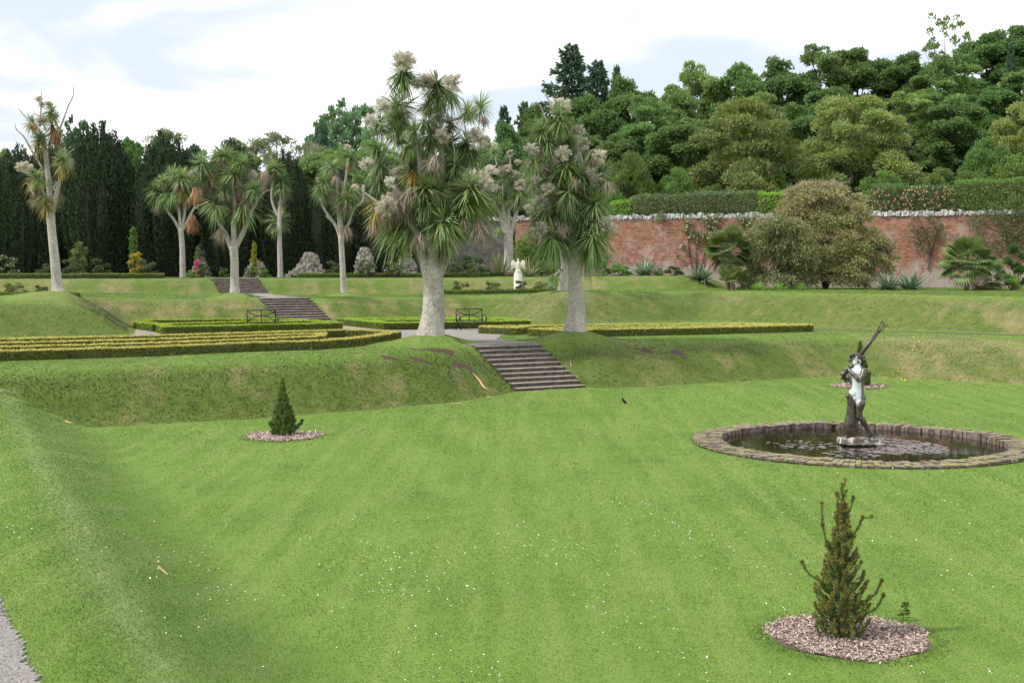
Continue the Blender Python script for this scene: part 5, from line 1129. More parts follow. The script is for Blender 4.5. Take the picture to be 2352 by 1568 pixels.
# young yews on the lawn
M_YN = leaf_mat('young_yew_needles', (.10, .16, .04), (.155, .225, .06), (.20, .24, .07), .12, .2, 3, .4)
M_YT = leaf_mat('young_yew_tips', (.42, .26, .05), (.58, .36, .08), None, trans=.3)
M_YT2 = leaf_mat('young_yew_tips_green', (.13, .19, .04), (.20, .26, .06), None, trans=.3)
def young_yew(x, y, hpx, label, seed, W=.36, tip=M_YT, special=(), bushy=1.0):
    p = G(x, y, 0); D = p[1]; H = hpx * D / FPX * 1.02; r = np.random.default_rng(seed)
    z = gz(p[0], p[1]); t = empty('young_yew', (p[0], p[1], z), 0, label, 'yew shrub', 'young yews in mulch circles on the lawn')
    tb = MB(); nd = []; tp = []
    tb.tube([(0, 0, -.05), (.01, 0, H * .5), (0, .01, H * .96)], [.022, .014, .004], 7)
    def spray(a, b, dens=1.0, curl=.1):
        a = np.array(a); b = np.array(b); v = b - a; L_ = np.linalg.norm(v); mid = a + v * .55 + np.array([v[0] * .15, v[1] * .15, -.1 * L_]); S_ = spline([a, mid, b, b + unit(v * [1, 1, .0]) * .05 * curl * 10 * L_ * .5 + [0, 0, -.01]], 4); tb.tube(S_, list(np.linspace(.006, .002, len(S_))), 4, cap=False)
        S_ = np.array(S_); c = int(190 * L_ / .3 * dens) + 10; s = r.uniform(.08, 1, c) * (len(S_) - 1); i = s.astype(int).clip(0, len(S_) - 2); f = (s - i)[:, None]; P = S_[i] * (1 - f) + S_[i + 1] * f; dv = unit(S_[i + 1] - S_[i])
        d = unit(rand_dirs(c, r) * .9 + dv * .45 + [0, 0, .1]); sc_ = max(1, D / 18); q = leafquads(P, d, .032 * sc_ ** .7 * r.uniform(.7, 1.3, c), .0065 * sc_, r); it = s > (len(S_) - 1) * .91
        nd.append(q[~it]); tp.append(q[it])
        e = S_[-1]; k = 6; tp.append(leafquads(e + r.normal(0, .008, (k, 3)), unit(rand_dirs(k, r) + [0, 0, -.2]), .022 * sc_, .007 * sc_, r))
    n = int(430 * bushy)
    for i in range(n):
        u = r.uniform(0, 1) ** 1.35; z0 = H * .02 + H * .80 * u; R_ = W * np.interp(u, [0, .12, .3, .6, .8, 1], [.86, 1, .92, .55, .30, .12]); th = r.uniform(0, 6.283); q = r.uniform(.25, 1); L_ = r.uniform(.12, .24) * (1.15 - .4 * u)
        e = np.array([math.cos(th) * R_ * q, math.sin(th) * R_ * q, z0 + H * .04]); a = e - unit([math.cos(th) * .7, math.sin(th) * .7, .75]) * L_
        a[:2] *= .9; spray(a, e + [0, 0, .02], 1.0 + .3 * q)
    for (x0, z0, x1, z1, yy) in special: spray((x0 * H, 0, z0 * H), (x1 * H, yy, z1 * H), 1.7, .02)
    for k in range(9): zt = H * (.80 + .022 * k); th = k * 2.4; spray((0, 0, zt - .03), (math.cos(th) * .05 * (1.2 - k * .06), math.sin(th) * .05, zt + .07), 1.0)
    tb.build('stems', M_TRK, t)
    link('needles', quads_mesh('needles', np.concatenate(nd), M_YN), None, t); link('new_tips', quads_mesh('new_tips', np.concatenate(tp), tip), None, t)
young_yew(1930, 1460, 355, 'young yew with orange-brown tips, nearest the camera', 21, .37, special=[(0, .62, .13, .77, 0), (.13, .77, .19, .78, 0), (-.02, .5, -.12, .72, .02), (-.12, .70, -.13, .86, 0), (0, .75, .07, .90, 0), (0, .74, -.035, .92, 0), (-.1, .35, -.25, .48, 0), (.1, .2, .26, .36, 0), (.12, .12, .28, .26, .05), (.02, .8, .0, .98, 0)])
young_yew(650, 1001, 130, 'small dark green yew in a mulch circle at the left of the lawn', 22, .36, M_YT2, special=[(.05, .1, .32, .22, 0), (.05, .15, .33, .27, .05), (0, .85, 0, .99, 0), (.05, .08, .25, .15, .1)], bushy=1.3)
young_yew(1974, 887, 100, 'farthest young yew, partly hidden behind the pond statue', 23, .42, M_YT2, bushy=1.3)
# mulch circles
m = NT('wood_chip'); ri = m.n('ShaderNodeNewGeometry').outputs['Random Per Island']
col = m.mix(ri, (.20, .13, .11), (.68, .54, .49)); M_CHIP = m.done(m.pbr(col, .85, .2)); M_MSOIL = simple_mat('mulch_soil', (.04, .026, .02), (.16, .11, .09), 30)
for (c, r0), lb in zip(MULCH, ['ring of pinkish wood chips under the nearest young yew', 'ring of pale wood chips under the small yew at left', 'ring of wood chips under the yew behind the statue']):
    D = c[1]; n = int(5200 * min(1, 16 / D) + 1500); sc_ = max(1, (D / 16) ** .7)
    a = rng.uniform(0, 6.283, n); q = np.sqrt(rng.uniform(0, 1, n)) * r0 * (.93 + .06 * np.sin(a * 3) + .04 * np.sin(a * 7)); P = np.stack([np.cos(a) * q, np.sin(a) * q, .01 + rng.uniform(0, .03, n)], 1)
    d = rand_dirs(n) * [1, 1, .35]; L_ = rng.uniform(.018, .06, n) * sc_; w_ = rng.uniform(.006, .018, n) * sc_; d = unit(d); s_ = unit(np.cross(d, [0, 0, 1.]) + rng.normal(0, .35, (n, 3)))
    Qd = np.stack([P - s_ * w_[:, None] * .5, P + d * L_[:, None] - s_ * w_[:, None] * .4, P + d * L_[:, None] + s_ * w_[:, None] * .4, P + s_ * w_[:, None] * .5], 1)
    me_ = bpy.data.meshes.new('mulch'); dm = MB(); k = 72
    dm.add([(0, 0, .022)] + [(math.cos(6.283 * i / k) * r0 * (.91 + .03 * math.sin(i * .5)), math.sin(6.283 * i / k) * r0 * (.91 + .03 * math.sin(i * .5)), .006) for i in range(k)], [(0, i + 1, (i + 1) % k + 1) for i in range(k)])
    V = np.concatenate([np.array(dm.v), Qd.reshape(-1, 3)]); nv = len(dm.v)
    me_.from_pydata([tuple(v) for v in V], [], dm.f + [tuple(int(z) for z in q) for q in (np.arange(n * 4).reshape(-1, 4) + nv)]); me_.materials.append(M_MSOIL); me_.materials.append(M_CHIP); me_.polygons.foreach_set('material_index', [0] * len(dm.f) + [1] * n); me_.update()
    tag(link('mulch', me_, None, None, (c[0], c[1], gz(*c) + .004)), lb, 'mulch', kind='stuff')

# ------------------------------------------------------------------ hedges on top of the wall, border plants
def along(x, D): p = Q(x, 640, D); return (p[0], p[1])
def wall_pt(x, back):
    """plan point on the wall line seen at picture column x, moved back by `back` metres"""
    r = ray(x, 640); d2 = np.array([r[0], r[1]]); M_ = np.array([[d2[0], -WD[0]], [d2[1], -WD[1]]]); t_, s_ = np.linalg.solve(M_, WA + WN * back); return tuple(d2 * t_)
def big_hedge(x0, x1, ytop0, ytop1, back, depth, label, mat, dens=60, ls=.2, ytopm=None, rough=.12, fl=None):
    a = np.array(wall_pt(x0, back)); b = np.array(wall_pt(x1, back)); L_ = np.linalg.norm(b - a); d = (b - a) / L_; nn = np.array([-d[1], d[0]]); zb = gz(*((a + b) / 2 + nn * 1.5)) - .3
    t = empty('clipped_hedge', (a[0], a[1], zb), 0, label, 'hedge', 'hedges along the top of the wall')
    h0 = Q(x0, ytop0, a[1])[2] - zb; h1 = Q(x1, ytop1, b[1])[2] - zb
    H = lambda s: h0 + (h1 - h0) * s / L_ + rough * lump(np.stack([a[0] + d[0] * s, a[1] + d[1] * s], 1) * 1.2)
    n = int(L_ * (max(h0, h1) + depth) * dens); s = rng.uniform(0, L_, n); hs = H(s); u = rng.uniform(0, 1, n); f = u < hs.mean() / (hs.mean() + depth)
    y = np.where(f, 0, rng.uniform(0, depth, n)) + rng.normal(0, .1, n) + .15 * lump(np.stack([s, hs * 0 + rng.uniform(0, 3, n)], 1)); z = np.where(f, rng.uniform(.2, 1, n) * hs, hs) + rng.normal(0, .06, n)
    P = np.column_stack([d[0] * s + nn[0] * y, d[1] * s + nn[1] * y, z]); o_ = np.where(f[:, None], np.array([-nn[0], -nn[1], .3]), np.array([0, 0, 1.]))
    link('foliage', quads_mesh('foliage', leafquads(P, unit(o_ * .5 + rand_dirs(n)), ls * rng.uniform(.7, 1.3, n), ls * .5), mat), None, t)
    mb = MB(); k = max(3, int(L_ / 1.0))
    for i in range(k + 1):
        s_ = L_ * i / k; hh = float(H(np.array([s_]))[0]) - .15; q = d * s_; o = len(mb.v)
        mb.v += [(*(q + nn * .12), -.5), (*(q + nn * .12), hh), (*(q + nn * depth), hh), (*(q + nn * depth), -.5)]
        if i: mb.f += [(o - 4, o - 3, o + 1, o), (o - 3, o - 2, o + 2, o + 1), (o - 2, o - 1, o + 3, o + 2)]
        if i in (0, k): mb.f.append((o, o + 1, o + 2, o + 3))
    mb.build('inner_core', M_HCORE, t)
    if fl:
        n = fl; s = rng.uniform(0, L_, n); z = H(s) * rng.uniform(.45, .98, n); P = np.column_stack([d[0] * s - nn[0] * .12, d[1] * s - nn[1] * .12, z]); link('flowers', quads_mesh('flowers', leafquads(P, rand_dirs(n) * .4 + [-nn[0] * .6, -nn[1] * .6, .3], .2, .18), M_PINKF), None, t)
M_PINKF = leaf_mat('pink_flower', (.50, .28, .20), (.62, .42, .30)); M_CREAM = leaf_mat('cream_flower', (.72, .60, .30), (.80, .72, .48)); M_GREENC = leaf_mat('creamy_green_flower', (.30, .30, .12), (.46, .44, .22)); M_CERISE = leaf_mat('cerise_flower', (.70, .06, .22), (.80, .14, .32)); M_WHITEF = leaf_mat('white_flower', (.75, .72, .70), (.8, .78, .76)); M_RED = leaf_mat('red_stalk', (.45, .10, .09), (.55, .20, .16)); M_LILAC = leaf_mat('lilac_flower', (.36, .33, .60), (.45, .42, .68))
M_H1 = leaf_mat('hedge_bluegreen', (.08, .13, .055), (.14, .20, .085), nscale=.6); M_H2 = leaf_mat('hedge_bright', (.13, .26, .03), (.21, .38, .05), nscale=.8); M_H3 = leaf_mat('hedge_deep', (.065, .15, .035), (.12, .23, .055), nscale=.6); M_H4 = leaf_mat('hedge_mixed', (.055, .11, .045), (.10, .17, .065), nscale=.6)
big_hedge(1396, 1450, 470, 455, .9, 2.0, 'bright green rounded end of the hedge above the wall, beside the right cabbage tree', M_H2)
big_hedge(1450, 1738, 452, 440, .8, 2.2, 'blue-green clipped hedge above the wall, left of the flowering climber', M_H1)
big_hedge(1738, 1812, 446, 444, .7, 2.0, 'bright yellow-green hedge section touching the flowering climber', M_H2)
big_hedge(1998, 2190, 428, 430, .9, 2.2, 'mixed dark hedge with pinkish flowers, right of the flowering climber', M_H4, fl=240)
big_hedge(2190, 2420, 420, 408, .8, 2.4, 'deep green dense hedge above the wall at the right edge', M_H3)

def bush(name, label, cat, x, yb, D, wpx, hpx, mat, n=3000, ls=.14, seed=1, group=None, flowers=None, fn=150, fs=.1, up=.3, asp=.5, lobes=26, shell=.5, depth=.8, zoff=0, flat=.7, z0=.05):
    p = Q(x, 640, D); zb = gz(p[0], p[1]) + zoff; k = D / FPX; W = wpx * k / 2; H = hpx * k
    t = empty(name, (p[0], p[1], zb), 0, label, cat, group); lb = broad_lobes(W * .85, H * .92, int(lobes * max(1, H / W)), seed, z0, flat, .2); lb = [(a, b * depth, c, d, e, f) for a, b, c, d, e, f in lb]
    link('foliage', quads_mesh('foliage', crown_leaves(lb, n, ls, seed, 1, asp, up, shell), mat), None, t)
    r = random.Random(seed); mb = MB()
    for i in range(8):
        q = lb[r.randrange(len(lb))]; mb.tube([(r.uniform(-.1, .1) * W, 0, -.1), (q[0] * .6, q[1] * .6, q[2] * .5), (q[0], q[1], q[2])], [.03 + .01 * H, .02, .008], 5)
    mb.build('stems', M_TRK, t)
    if flowers: link('flowers', quads_mesh('flowers', crown_leaves([(a, b, c, d * 1.12, e * 1.12, f * 1.12) for a, b, c, d, e, f in lb], fn, fs, seed + 5, 1, .9, .4, .95), flowers), None, t)
    return t
M_CLIMB = leaf_mat('climber_leaf', (.13, .17, .05), (.24, .27, .09), (.44, .40, .20), .22, nscale=.9); M_CLB = leaf_mat('climber_twig', (.34, .27, .19), (.48, .39, .28), trans=.2); M_WEEP = leaf_mat('weeping_leaf', (.12, .15, .055), (.20, .23, .10), (.30, .29, .16), .15); M_SCRUB = leaf_mat('scrub_leaf', (.10, .15, .05), (.17, .23, .09)); M_ROSE = leaf_mat('rose_leaf', (.07, .10, .04), (.12, .17, .07), (.17, .11, .07), .15); M_IVY = leaf_mat('ivy_leaf', (.09, .20, .025), (.16, .31, .05), nscale=1.2)
M_TWIG = leaf_mat('dry_twig', (.20, .15, .11), (.30, .24, .18), trans=.15)
# the great mound of flowering climber
p = Q(1900, 640, 82); t = empty('flowering_climber', (p[0], p[1], gz(p[0], p[1])), 0, 'huge mound of creamy-flowered climber spilling over the brick wall', 'climber'); k = 82 / FPX
zc = lambda y: (662 - y) * k
lob = []
for (x, y, rx, ry, dy) in [(1880, 470, 62, 40, 2.2), (1855, 450, 40, 28, 2.4), (1915, 430, 34, 22, 2.8), (1950, 470, 50, 36, 2.2), (1840, 500, 44, 44, 1.6), (1900, 520, 60, 46, 1.2), (1970, 510, 44, 40, 1.6), (1860, 560, 52, 40, .9), (1930, 575, 60, 42, .6), (1995, 560, 48, 36, 1.2), (2030, 560, 32, 26, 1.4), (1880, 610, 52, 36, .2), (1945, 620, 55, 36, .0), (2005, 610, 44, 34, .6), (1920, 640, 50, 22, -.3), (1985, 640, 30, 20, .1), (1850, 630, 36, 30, .4), (1870, 430, 22, 14, 2.6), (2045, 590, 22, 30, 1.2)]:
    for j in range(15):
        a = random.uniform(0, 6.28); q = random.uniform(.1, 1.0); lob.append(((x + math.cos(a) * rx * q - 1900) * k, dy + random.uniform(-.7, .5), zc(y + math.sin(a) * ry * q), rx * k * .47, rx * k * .45, ry * k * .47))
link('foliage', quads_mesh('foliage', crown_leaves(lob, 52000, .16, 31, 1, .6, .1, .55), M_CLIMB), None, t)
link('flowers', quads_mesh('flowers', crown_leaves([(a, b, c, d * 1.06, e * 1.06, f * 1.06) for a, b, c, d, e, f in lob if random.random() < .85], 3600, .10, 32, 1, .9, .2, .95), M_GREENC), None, t)
tops = [q for q in lob if q[2] > zc(505) or random.random() < .6]; Pn = 15000; ii = rng.integers(0, len(tops), Pn); lb_ = np.array(tops)[ii]; dd = rand_dirs(Pn); dd[:, 2] = np.abs(dd[:, 2]) * .8; Pp = lb_[:, :3] + dd * lb_[:, 3:] * .95
link('trailing_twigs', quads_mesh('twigs', leafquads(Pp, unit(dd * .7 + rand_dirs(Pn) * .5 + [0, 0, -.2]), .42 * rng.uniform(.5, 1.2, Pn), .022), M_CLB), None, t)
mb = MB()
for (x, y) in [(1870, 540), (1930, 500), (1980, 560), (1900, 450), (1850, 480)]: mb.tube([(0.1, .9, -.1), ((x - 1900) * k * .4, 1.2, zc(y) * .5), ((x - 1900) * k, 1.6, zc(y))], [.12, .08, .03], 7)
mb.build('stems', M_TRK, t)
for (x, y) in []: pass
# weeping shrub
p = Q(1785, 640, 81); t = empty('weeping_shrub', (p[0], p[1], gz(p[0], p[1])), 0, 'grey-green weeping shrub between the fan palm and the flowering climber', 'shrub'); lob = []
for j in range(110):
    a = random.uniform(-1, 1); z = random.uniform(.02, 1); lob.append((a * 2.0 * (1.15 - .45 * z), random.uniform(-.9, .6), z * zc(515), .6, .5, .6))
link('foliage', quads_mesh('foliage', crown_leaves(lob, 20000, .28, 41, 1, .22, -1.0, .5), M_WEEP), None, t); mb = MB()
for j in range(14): q = lob[j]; mb.tube([(0, 0, -.1), (q[0] * .5, q[1] * .5, q[2] * .7), q[:3]], [.05, .03, .01], 5)
mb.build('stems', M_TRK, t)

# fan palms, sword-leaved clumps
def fan_mesh(seed, mat, n=20, L_=.5):
    """one palmate leaf on a stalk along +x"""
    V = []; F = []
    r = random.Random(seed); mb = MB(); mb.tube([(0, 0, 0), (.35, 0, .03), (.55, 0, 0)], [.012, .01, .008], 4)
    for i in range(n):
        a = (i / (n - 1) - .5) * 3.9; c, s = math.cos(a), math.sin(a); ll = L_ * (1 - .12 * abs(a) / 2) * r.uniform(.9, 1.05); w_ = .030; dz = -.10 * ll
        mb.add([(.55, 0, 0), (.55 + c * ll * .55 - s * w_, s * ll * .55 + c * w_, .03), (.55 + c * ll, s * ll, dz), (.55 + c * ll * .55 + s * w_, s * ll * .55 - c * w_, .03)], [(0, 1, 2, 3)])
    return np.array(mb.v), mb.f
M_PALM = leaf_mat('palm_leaf', (.09, .15, .035), (.16, .23, .065), (.28, .26, .10), .12, .25, 2, .5); M_PALMD = leaf_mat('palm_dead', (.22, .16, .13), (.36, .28, .23), None, .1, .15, 2)
FV, FFc = fan_mesh(1, None)
def palm(x, yb, D, rpx, ycrown, label, nl=46, dead=20, seed=1, trunk=True, lo=-.7):
    r = np.random.default_rng(seed); p = Q(x, 640, D); zb = gz(p[0], p[1]); H = Q(x, ycrown, D)[2] - zb; s = 1.25 * rpx * D / FPX / 1.05; t = empty('fan_palm', (p[0], p[1], zb), 0, label, 'palm', 'fan palms against the brick wall')
    def leaves(name, n, lo_, hi_, mat, sc_, dz=0):
        vs = []; fs = []; off_ = 0
        d = cone_dirs(n, lo_, hi_, r)
        for q in d:
            yaw = math.atan2(q[1], q[0]); pit = math.asin(max(-1, min(1, q[2]))); M_ = Matrix.Rotation(yaw, 3, 'Z') @ Matrix.Rotation(-pit, 3, 'Y') @ Matrix.Rotation(r.uniform(-.5, .5), 3, 'X')
            vs.append((FV * s * sc_ * r.uniform(.85, 1.1)) @ np.array(M_).T + [0, 0, H + dz]); fs += [tuple(i + off_ for i in f) for f in FFc]; off_ += len(FV)
        mb = MB(); mb.v = [tuple(v) for v in np.concatenate(vs)]; mb.f = fs; mb.build(name, mat, t)
    leaves('leaves', nl, lo, .95, M_PALM, 1.0)
    if dead: leaves('dead_leaves', dead, -.98, -.45, M_PALMD, .85, -.15)
    mb = MB(); mb.tube([(0, 0, -.1), (0, 0, H * .5), (0, 0, H)], [.16, .15, .12], 10, .1); mb.build('trunk', simple_mat('palm_fibre', (.10, .07, .05), (.24, .18, .14), 10), t)
palm(1672, 655, 81, 54, 575, 'taller dark fan palm at the left of the border', 60, 26, 1); palm(1683, 660, 79.5, 40, 648, 'low young fan palm at the foot of the taller one', 30, 0, 2, lo=.0)
palm(2222, 672, 78, 60, 600, 'sunlit fan palm with shaggy brown dead leaves, near the right edge', 55, 44, 3); palm(2265, 672, 79, 46, 640, 'fan palm sucker leaning out at the right of the shaggy palm', 30, 10, 4)
def clump(name, label, cat, x, D, rpx, mat, n=80, w_=.06, lo=.05, hi=.95, droop=.35, seed=1, group=None, stalks=0, smat=None, ns=4):
    r = np.random.default_rng(seed); p = Q(x, 640, D); t = empty(name, (p[0], p[1], gz(p[0], p[1])), 0, label, cat, group); d = cone_dirs(n, lo, hi, r); V, F = strips(d, rpx * D / FPX * 1.45 * r.uniform(.65, 1.05, n), w_ * 1.3, droop * .55, .03)
    V += np.repeat(r.normal(0, .12, (n, 3)) * [1, 1, 0], 8, 0); link('leaves', mesh_vf('leaves', V, F, False, mat), None, t)
    for i in range(stalks):
        L_ = rpx * D / FPX * r.uniform(1.2, 1.5); a = r.uniform(-.6, .6) + (3.14 if i % 2 else 0); q = unit([math.cos(a) * .55, -.1, 1]); mb = MB(); pts = [q * L_ * f - [0, 0, .12 * f * f] for f in (0, .5, .8, 1)]; mb.tube(pts, [.02, .018, .014, .008], 5)
        for j in range(26): f = r.uniform(.55, 1); b = q * L_ * f; mb.add([b, b + r.normal(0, .05, 3) + [0, 0, -.06], b + [.02, 0, -.12], b + r.normal(0, .02, 3)], [(0, 1, 2, 3)])
        mb.build('flower_stalk', smat, t)
M_AG = leaf_mat('agave_leaf', (.13, .20, .13), (.21, .29, .18), (.22, .24, .14), .1, .2, 2, .4); M_PH = leaf_mat('phormium_leaf', (.09, .13, .05), (.20, .24, .11), (.26, .22, .12), .15, .25, 2, .4); M_DAY = leaf_mat('daylily_leaf', (.12, .23, .04), (.20, .35, .07))
G_ = 'grey-green sword-leaved clumps'
clump('sword_leaf_clump', 'grey-green sword-leaved clump with tall red flower stalks, left part of the wall', 'clump plant', 1480, 91.5, 44, M_AG, 160, .09, seed=2, group=G_, stalks=3, smat=M_RED); clump('sword_leaf_clump', 'grey-green sword-leaved clump left of the taller fan palm', 'clump plant', 1612, 88, 42, M_AG, 150, .09, seed=3, group=G_, stalks=2, smat=M_RED)
clump('sword_leaf_clump', 'large grey-green sword-leaved clump with red stalks right of the flowering climber', 'clump plant', 2040, 79, 44, M_AG, 120, .09, seed=4, group=G_, stalks=2, smat=M_RED); clump('sword_leaf_clump', 'grey-green sword-leaved clump touching the shaggy fan palm', 'clump plant', 2092, 79.5, 46, M_AG, 120, .09, seed=5, group=G_, stalks=1, smat=M_RED)
clump('sword_leaf_clump', 'small grey-green clump at the foot of the red-stalked clump by the wall', 'clump plant', 1512, 91, 26, M_AG, 60, .08, seed=15, group=G_)
clump('flax_clump', 'tall flax clump left of the forked cabbage tree trunk', 'flax', 1148, 92, 52, M_PH, 60, .08, .45, .97, .15, 6, 'flax clumps'); clump('flax_clump', 'flax clump right of the white eagle statue', 'flax', 1216, 91, 44, M_PH, 55, .07, .3, .97, .12, 7, 'flax clumps'); clump('flax_clump', 'dull flax clump behind the ivy, above the eagle', 'flax', 1206, 95, 30, M_PH, 60, .06, .0, .9, .2, 8, 'flax clumps')
for x, s_, lb in ((1740, 9, 'left of three tufts of bright strap leaves along the border edge'), (1790, 10, 'middle of three tufts of bright strap leaves along the border edge'), (1838, 11, 'right of three tufts of bright strap leaves along the border edge')): clump('daylily', lb, 'daylily', x, 78.5, 24, M_DAY, 80, .035, .2, .95, .55, s_, 'daylily tufts')
bush('blue_flowered_plant', 'bushy plant with lilac-blue flowers at the right edge of the border', 'flowering plant', 2325, 670, 77.5, 62, 36, M_DAY, 1500, .2, 51, None, M_LILAC, 60, .10, .8, .2)
bush('evergreen_shrub', 'dense green shrub behind the shaggy palm at the right edge', 'shrub', 2330, 665, 80.5, 90, 120, M_H3, 6000, .14, 52); bush('evergreen_shrub', 'low mauve-grey shrub under the brick wall', 'shrub', 1548, 635, 90, 44, 22, M_ROSE, 1200, .12, 53)
bush('evergreen_shrub', 'small leafy green shrub left of the red-stalked clump', 'shrub', 1425, 635, 92, 66, 26, M_DAY, 1500, .13, 54); bush('evergreen_shrub', 'bright green shrub beside the flax right of the eagle', 'shrub', 1255, 632, 92, 70, 36, M_IVY, 2600, .12, 55); bush('evergreen_shrub', 'green undergrowth beneath the right cabbage tree crown by the wall', 'shrub', 1385, 635, 93, 50, 60, M_IVY, 2500, .13, 56)
bush('dark_shrub', 'dark shrub in shade against the rubble wall', 'shrub', 1085, 635, 95, 90, 48, M_H4, 3000, .13, 57)
# climbers flat on the wall
def wall_climber(label, pts, mat, n, ls, flw=None, fn=0, branch=(), tw=None, cat='climber', spread=.35):
    a = np.array(wall_pt(pts[0][0], -.35)); zb = 3.6; t = empty('wall_climber', (a[0], a[1], zb), 0, label, cat, 'climbers trained on the brick wall'); P = []
    for (x, y, rp) in pts:
        c = np.array(wall_pt(x, -.36)); z = Q(x, y, c[1])[2] - zb; r_ = rp * c[1] / FPX; m_ = max(6, int(n * rp * rp / sum(q[2] ** 2 for q in pts))); ang = rng.uniform(0, 6.283, m_); q = np.sqrt(rng.uniform(0, 1, m_)) * r_ * rng.uniform(.8, 1.2, m_)
        P.append(np.column_stack([c[0] - a[0] + WD[0] * np.cos(ang) * q - WN[0] * rng.uniform(0, spread, m_), c[1] - a[1] + WD[1] * np.cos(ang) * q - WN[1] * rng.uniform(0, spread, m_), z + np.sin(ang) * q]))
    P = np.concatenate(P); dd = unit(rand_dirs(len(P)) + [-WN[0] * .7, -WN[1] * .7, .1]); link('foliage', quads_mesh('foliage', leafquads(P, dd, ls * rng.uniform(.7, 1.3, len(P)), ls * .55), mat), None, t)
    mb = MB()
    for br in branch:
        S_ = []
        for (x, y) in br: c = np.array(wall_pt(x, -.33)); S_.append((c[0] - a[0], c[1] - a[1], Q(x, y, c[1])[2] - zb))
        mb.tube(spline(S_, 3), list(np.linspace(.05, .015, (len(S_) - 1) * 3 + 1)), 5)
    if mb.v: mb.build('stems', tw or M_TRK, t)
    if fn: ii = rng.choice(len(P), min(fn, len(P)), replace=False); link('flowers', quads_mesh('flowers', leafquads(P[ii] - [WN[0] * .2, WN[1] * .2, 0], rand_dirs(len(ii)) * .5 + [-WN[0], -WN[1], .2], .22, .2), flw), None, t)
wall_climber('cream climbing rose at the left of the wall, above the red-stalked clump', [(1580, 512, 10), (1575, 530, 8), (1592, 540, 9), (1570, 570, 8), (1600, 555, 7), (1560, 588, 5)], M_SCRUB, 420, .17, M_CREAM, 26, [[(1590, 620), (1582, 570), (1578, 510)], [(1600, 620), (1598, 560)]])
wall_climber('cream climbing rose directly left of the taller fan palm', [(1625, 510, 14), (1632, 530, 12), (1618, 545, 11), (1640, 515, 11), (1650, 500, 8)], M_SCRUB, 700, .17, M_CREAM, 44, [[(1612, 620), (1620, 570), (1628, 515)]])
wall_climber('cream climbing rose directly right of the taller fan palm, under the coping', [(1715, 515, 13), (1740, 510, 15), (1725, 530, 11), (1750, 530, 10), (1765, 540, 7), (1700, 505, 8)], M_SCRUB, 800, .17, M_CREAM, 50, [[(1730, 600), (1732, 550), (1736, 500)]])
wall_climber('grey-green wall shrub on bare brick, right of the flowering climber', [(2100, 520, 18), (2125, 545, 22), (2145, 520, 20), (2120, 570, 16), (2160, 545, 14), (2095, 550, 12), (2135, 500, 12)], M_SCRUB, 750, .15, None, 0, [[(2130, 620), (2138, 585), (2125, 540), (2110, 505)], [(2138, 585), (2150, 540), (2160, 510)]])
wall_climber('sprawling bare-branched wall shrub rising over the coping at the right edge', [(2240, 510, 22), (2280, 490, 24), (2320, 520, 30), (2345, 490, 26), (2300, 560, 26), (2250, 545, 14), (2350, 560, 30), (2225, 560, 12), (2330, 465, 20)], M_SCRUB, 3000, .15, None, 0, [[(2330, 640), (2325, 590), (2300, 540), (2260, 515), (2225, 500)], [(2325, 590), (2340, 540), (2352, 500)], [(2300, 540), (2290, 500), (2310, 470)], [(2260, 515), (2240, 495)]], M_TWIG)
wall_climber('bright ivy covering the wall left of the right cabbage tree', [(1235, 560, 34), (1205, 580, 22), (1265, 590, 34), (1225, 600, 30), (1275, 620, 24), (1240, 540, 20), (1195, 605, 16), (1245, 620, 26), (1200, 560, 14)], M_IVY, 5200, .17, cat='ivy', spread=.8)
wall_climber('small tuft of creeper hanging below the coping by the right cabbage tree', [(1515, 500, 9), (1518, 492, 7)], M_SCRUB, 160, .14)

# upper border: roses, conifers, rockery
for i, (x, w_, h_, n, lb) in enumerate([(18, 66, 58, 2200, 'rose bush at the left edge below the yews'), (112, 60, 34, 1300, 'rose bush just left of the leftmost cabbage tree trunk'), (165, 66, 44, 1700, 'rose bush just right of the leftmost cabbage tree trunk'), (228, 70, 44, 1900, 'rose bush below the widest yew'), (338, 66, 44, 1700, 'rose bush right of the golden conifer'), (770, 60, 40, 1500, 'rose bush left of the open-branched cabbage tree trunk base'), (840, 60, 38, 1500, 'white-flowered rose bush between two rockeries'), (905, 70, 40, 1600, 'rose bush left of the big trunk on the upper terrace'), (1045, 60, 36, 1200, 'rose bush right of the big trunk on the upper terrace'), (1090, 60, 34, 1200, 'rose bush before the rubble wall')]):
    bush('rose_bush', lb, 'rose bush', x, 632, 88 + i % 3, w_, h_, M_ROSE, n, .13, 60 + i, 'rose bushes of the upper border', M_WHITEF if x in (840, 905, 18) else None, 70, .10)
bush('pale_shrub', 'yellow-green shrub between the first two yews', 'shrub', 182, 632, 91, 46, 90, leaf_mat('pale_leaf', (.12, .17, .05), (.20, .25, .09)), 2600, .14, 80); bush('pale_shrub', 'bright green climber plant in the gap right of the widest yew', 'shrub', 308, 632, 95, 24, 130, M_LAU, 2200, .15, 81); bush('pale_shrub', 'narrow bright green plant between the leftmost yews', 'shrub', 168, 632, 97, 16, 130, M_LAU, 1400, .14, 82)
M_GC = leaf_mat('gold_conifer', (.42, .27, .03), (.55, .38, .05)); bush('golden_conifer', 'ragged golden conifer in front of the yews', 'conifer', 314, 632, 89.5, 44, 66, M_GC, 2600, .12, 83, up=1.2, z0=.0)
bush('golden_conifer', 'slim yellow conifer behind the cabbage tree with orange dead leaves', 'conifer', 584, 632, 90, 18, 92, leaf_mat('yellow_conifer', (.20, .24, .03), (.32, .34, .05)), 1500, .11, 84, up=1.2)
bush('azalea', 'cerise flowering azalea behind the slender back cabbage tree', 'azalea', 455, 628, 92, 26, 42, M_SCRUB, 900, .1, 85, None, M_CERISE, 420, .12)
